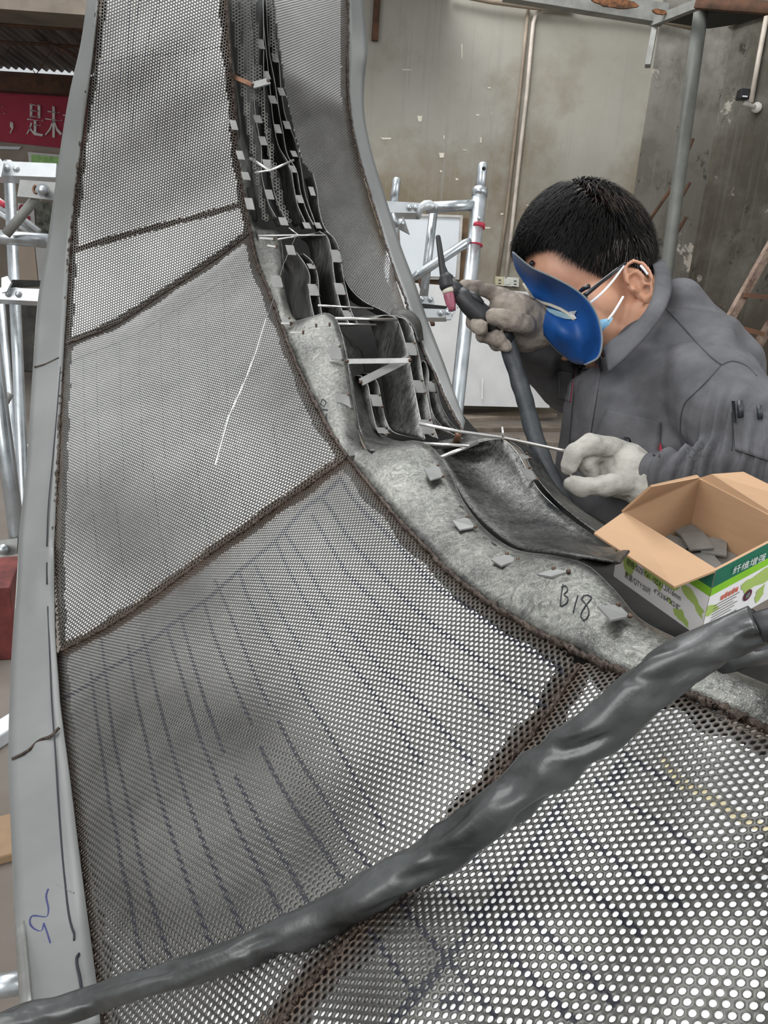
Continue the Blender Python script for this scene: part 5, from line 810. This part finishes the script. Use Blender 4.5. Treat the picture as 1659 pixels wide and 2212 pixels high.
while n_s < 15000:
    t, a = math.acos(1-random.random()*1.65), random.random()*2*math.pi
    f, u, s = scalp(t, a)
    if u < hl(f, s)+random.uniform(-.004, .004): continue
    n_s += 1; p = Vector((f, u, s)); nrm = Vector(((f-cc[0])/rr[0]**2, (u-cc[1])/rr[1]**2, (s-cc[2])/rr[2]**2)).normalized(); away = p-whl; d = away-nrm*away.dot(nrm); dl = away.length; d = d.normalized() if d.length > 1e-4 else Vector((1, 0, 0))
    if f < -.05: d = (d*.4+Vector((-.2, -1, 0))*.6); d = d-nrm*d.dot(nrm)
    d = (d*(1-.7*min(1, max(0, (f-.02)/.05)))+Vector((.9, -.1, 0))*.7*min(1, max(0, (f-.02)/.05))) if u > .07 else d
    top = min(1, max(0, (u-hl(f, s))/.05)); ln = (.008+.027*top)*random.uniform(.7, 1.15); lift = .62-.2*min(1, dl/.1)+.35*max(0, (f-.03)/.06)
    d = (d+Vector((random.gauss(0, .22), random.gauss(0, .22), random.gauss(0, .22)))); d = (d-nrm*d.dot(nrm)*(1-.8*min(1, max(0, (f-.04)/.04)))).normalized()
    p1 = p+d*ln*.5+nrm*ln*lift*.5; p2 = p+d*ln*.98+nrm*ln*lift*.42-Vector((0, .1, 0))*ln; sd = d.cross(nrm)*.0008
    k = len(SV); SV += [Hd(q.x, q.y, q.z+HS) for q in (p-sd, p+sd, p1-sd*.8, p1+sd*.8, p2)]; SF += [(k, k+1, k+3, k+2), (k+2, k+3, k+4)]; m_ = 1 if (dl < .05 and random.random() < .35) or (f < .02 and u < .07 and random.random() < .22) else 0; SM += [m_, m_]
hs_ = mk('hair_strands', SV, SF, [M['hair'], M['hair2']], hr); hs_.data.polygons.foreach_set('material_index', np.array(SM, np.int32)); hs_['kind'] = 'stuff'
# eyebrow, glasses, mask
SK = lambda f, u, s: Hd(f, u, s)
ga = mk('safety_glasses', *(tubem([P(1352, 568, 1.07), P(1330, 585, 1.066), P(1295, 612, 1.066), P(1268, 634, 1.07), P(1256, 645, 1.075)], [.0022, .0028, .003, .0036, .004], 8)), M['glass'], pe, True)
mk('lens_rim', *(tubem([P(1272, 618, 1.07), P(1260, 624, 1.08), P(1248, 634, 1.09), P(1256, 648, 1.085), P(1266, 645, 1.075)], .0034, 8)), M['glass'], ga, True); tube('lens_rim', [P(1152, 566, 1.19), P(1146, 572, 1.19)], .004, M['glass'], ga, 8)
fmk = mk('face_mask', *loftm([[P(1270, 700, 1.14), P(1262, 735, 1.15), P(1265, 760, 1.16)], [P(1300, 690, 1.085), P(1298, 712, 1.085), P(1290, 740, 1.10)], [P(1323, 686, 1.07), P(1315, 700, 1.07), P(1302, 712, 1.08)]]), M['maskb'], pe, True); fmk.modifiers.new('t', 'SOLIDIFY').thickness = .0015
for q in (((1347, 574, 1.068), (1325, 605, 1.066), (1298, 635, 1.066), (1270, 658, 1.075)), ((1346, 641, 1.07), (1335, 660, 1.066), (1322, 680, 1.067), (1312, 692, 1.07)), ((1384, 574, 1.10), (1391, 582, 1.095), (1399, 593, 1.095))): tube('mask_strap', W(q, 16), .0017, M['white'], fmk, 8)
# hand-made blue fibre face shield clipped on in front of the face
L_ = [(1108,545),(1114,578),(1131,608),(1148,640),(1157,672),(1165,705),(1186,737),(1213,764),(1243,784),(1262,787)]; R_ = [(1109,546),(1147,577),(1192,598),(1237,622),(1266,645),(1287,675),(1298,710),(1300,745),(1292,772),(1266,787)]
a_, b_ = spline([(x, y, 1) for x, y in L_], 48), spline([(x, y, 1) for x, y in R_], 48); rows = []
for i in range(48):
    v = i/47; row = []
    for u in np.linspace(0, 1, 22):
        x, y = (a_[i]*(1-u)+b_[i]*u)[:2]; zz = 1.145*(1-u)+1.045*u + .028*math.sin(u*math.pi)*math.sin(v*math.pi) 
        g = math.exp(-(((x-1212)-(y-712)*.35)/34)**2-((y-716)/40)**2); zz -= .034*g     # moulded bulge low on the shield
        lv = math.exp(-(((y-664)-(x-1190)*.42)/9)**2)*(1 if 1140 < x < 1245 else 0); zz += .012*lv
        row.append(P(x, y, zz))
    rows.append(row)
sh = root('welding_shield', P(1212, 690, 1.1), 'curved blue hand-made welding shield worn before the face', 'welding shield')
so_ = sheet('shield_sheet', rows, M['blue'], sh, .0022); rim = [r_[0] for r_ in rows]+[r_[-1] for r_ in rows[::-1]]; tube('worn_rim', rim+[rim[0]], .0014, M['edgeb'], so_, 6)
sb = BVHTree.FromObject(so_, bpy.context.evaluated_depsgraph_get())
def ons(px, py, lift):
    d = Vector(ray(px, py)).normalized(); h = sb.ray_cast(Vector(CAM), d); return (h[0] if h[0] else P(px, py, 1.1))-d*lift
lns = mk('lens', [ons(x, y, .0035) for x, y in ((1178, 664), (1190, 667), (1212, 674), (1230, 684), (1236, 690), (1222, 689), (1200, 682), (1186, 674))], [tuple(range(8))], M['lens'], sh)
tube('lens_frame', [ons(x, y, .004) for x, y in ((1130, 612), (1142, 630), (1152, 645), (1168, 653), (1190, 659), (1212, 668), (1228, 678), (1241, 690))], [.0015, .002, .0022, .0024, .0024, .0024, .0026, .0026], M['cream'], sh, 8); slab('tape_end', [ons(1229, 674, .006), ons(1245, 672, .006), ons(1240, 681, .006), ons(1244, 689, .006), ons(1236, 686, .006)], .001, M['white'], sh)
# pens in the sleeve pocket
for k, (x0, y0, x1, y1, r, lb) in enumerate(((1598, 866, 1600, 902, .0034, 'black marker pen with a clip in the sleeve pocket, nearer the chest'), (1640, 876, 1642, 905, .0032, 'black pen in the sleeve pocket, farther from the chest'))):
    a, b_ = onj(x0, y0, .010), onj(x1, y1, .006); pn = root('marker_pen', (a+b_)/2, lb, 'pen', 'pens in the sleeve pocket'); tube('pen_body', [a, b_], r, mat('pen_barrel%d' % k, (.03, .035, .04), .4), pn, 12)
    if k == 0: slab('pen_clip', [onj(1580, 866, .016), onj(1587, 866, .016), onj(1589, 912, .012), onj(1583, 912, .012)], .002, M['glass'], pn)
# ------------------------------------------------------------------ set every empty at the base of its thing
for o, loc in ROOTS:
    o.location = loc
    for c in o.children: c.matrix_parent_inverse = Matrix.Translation(-loc)
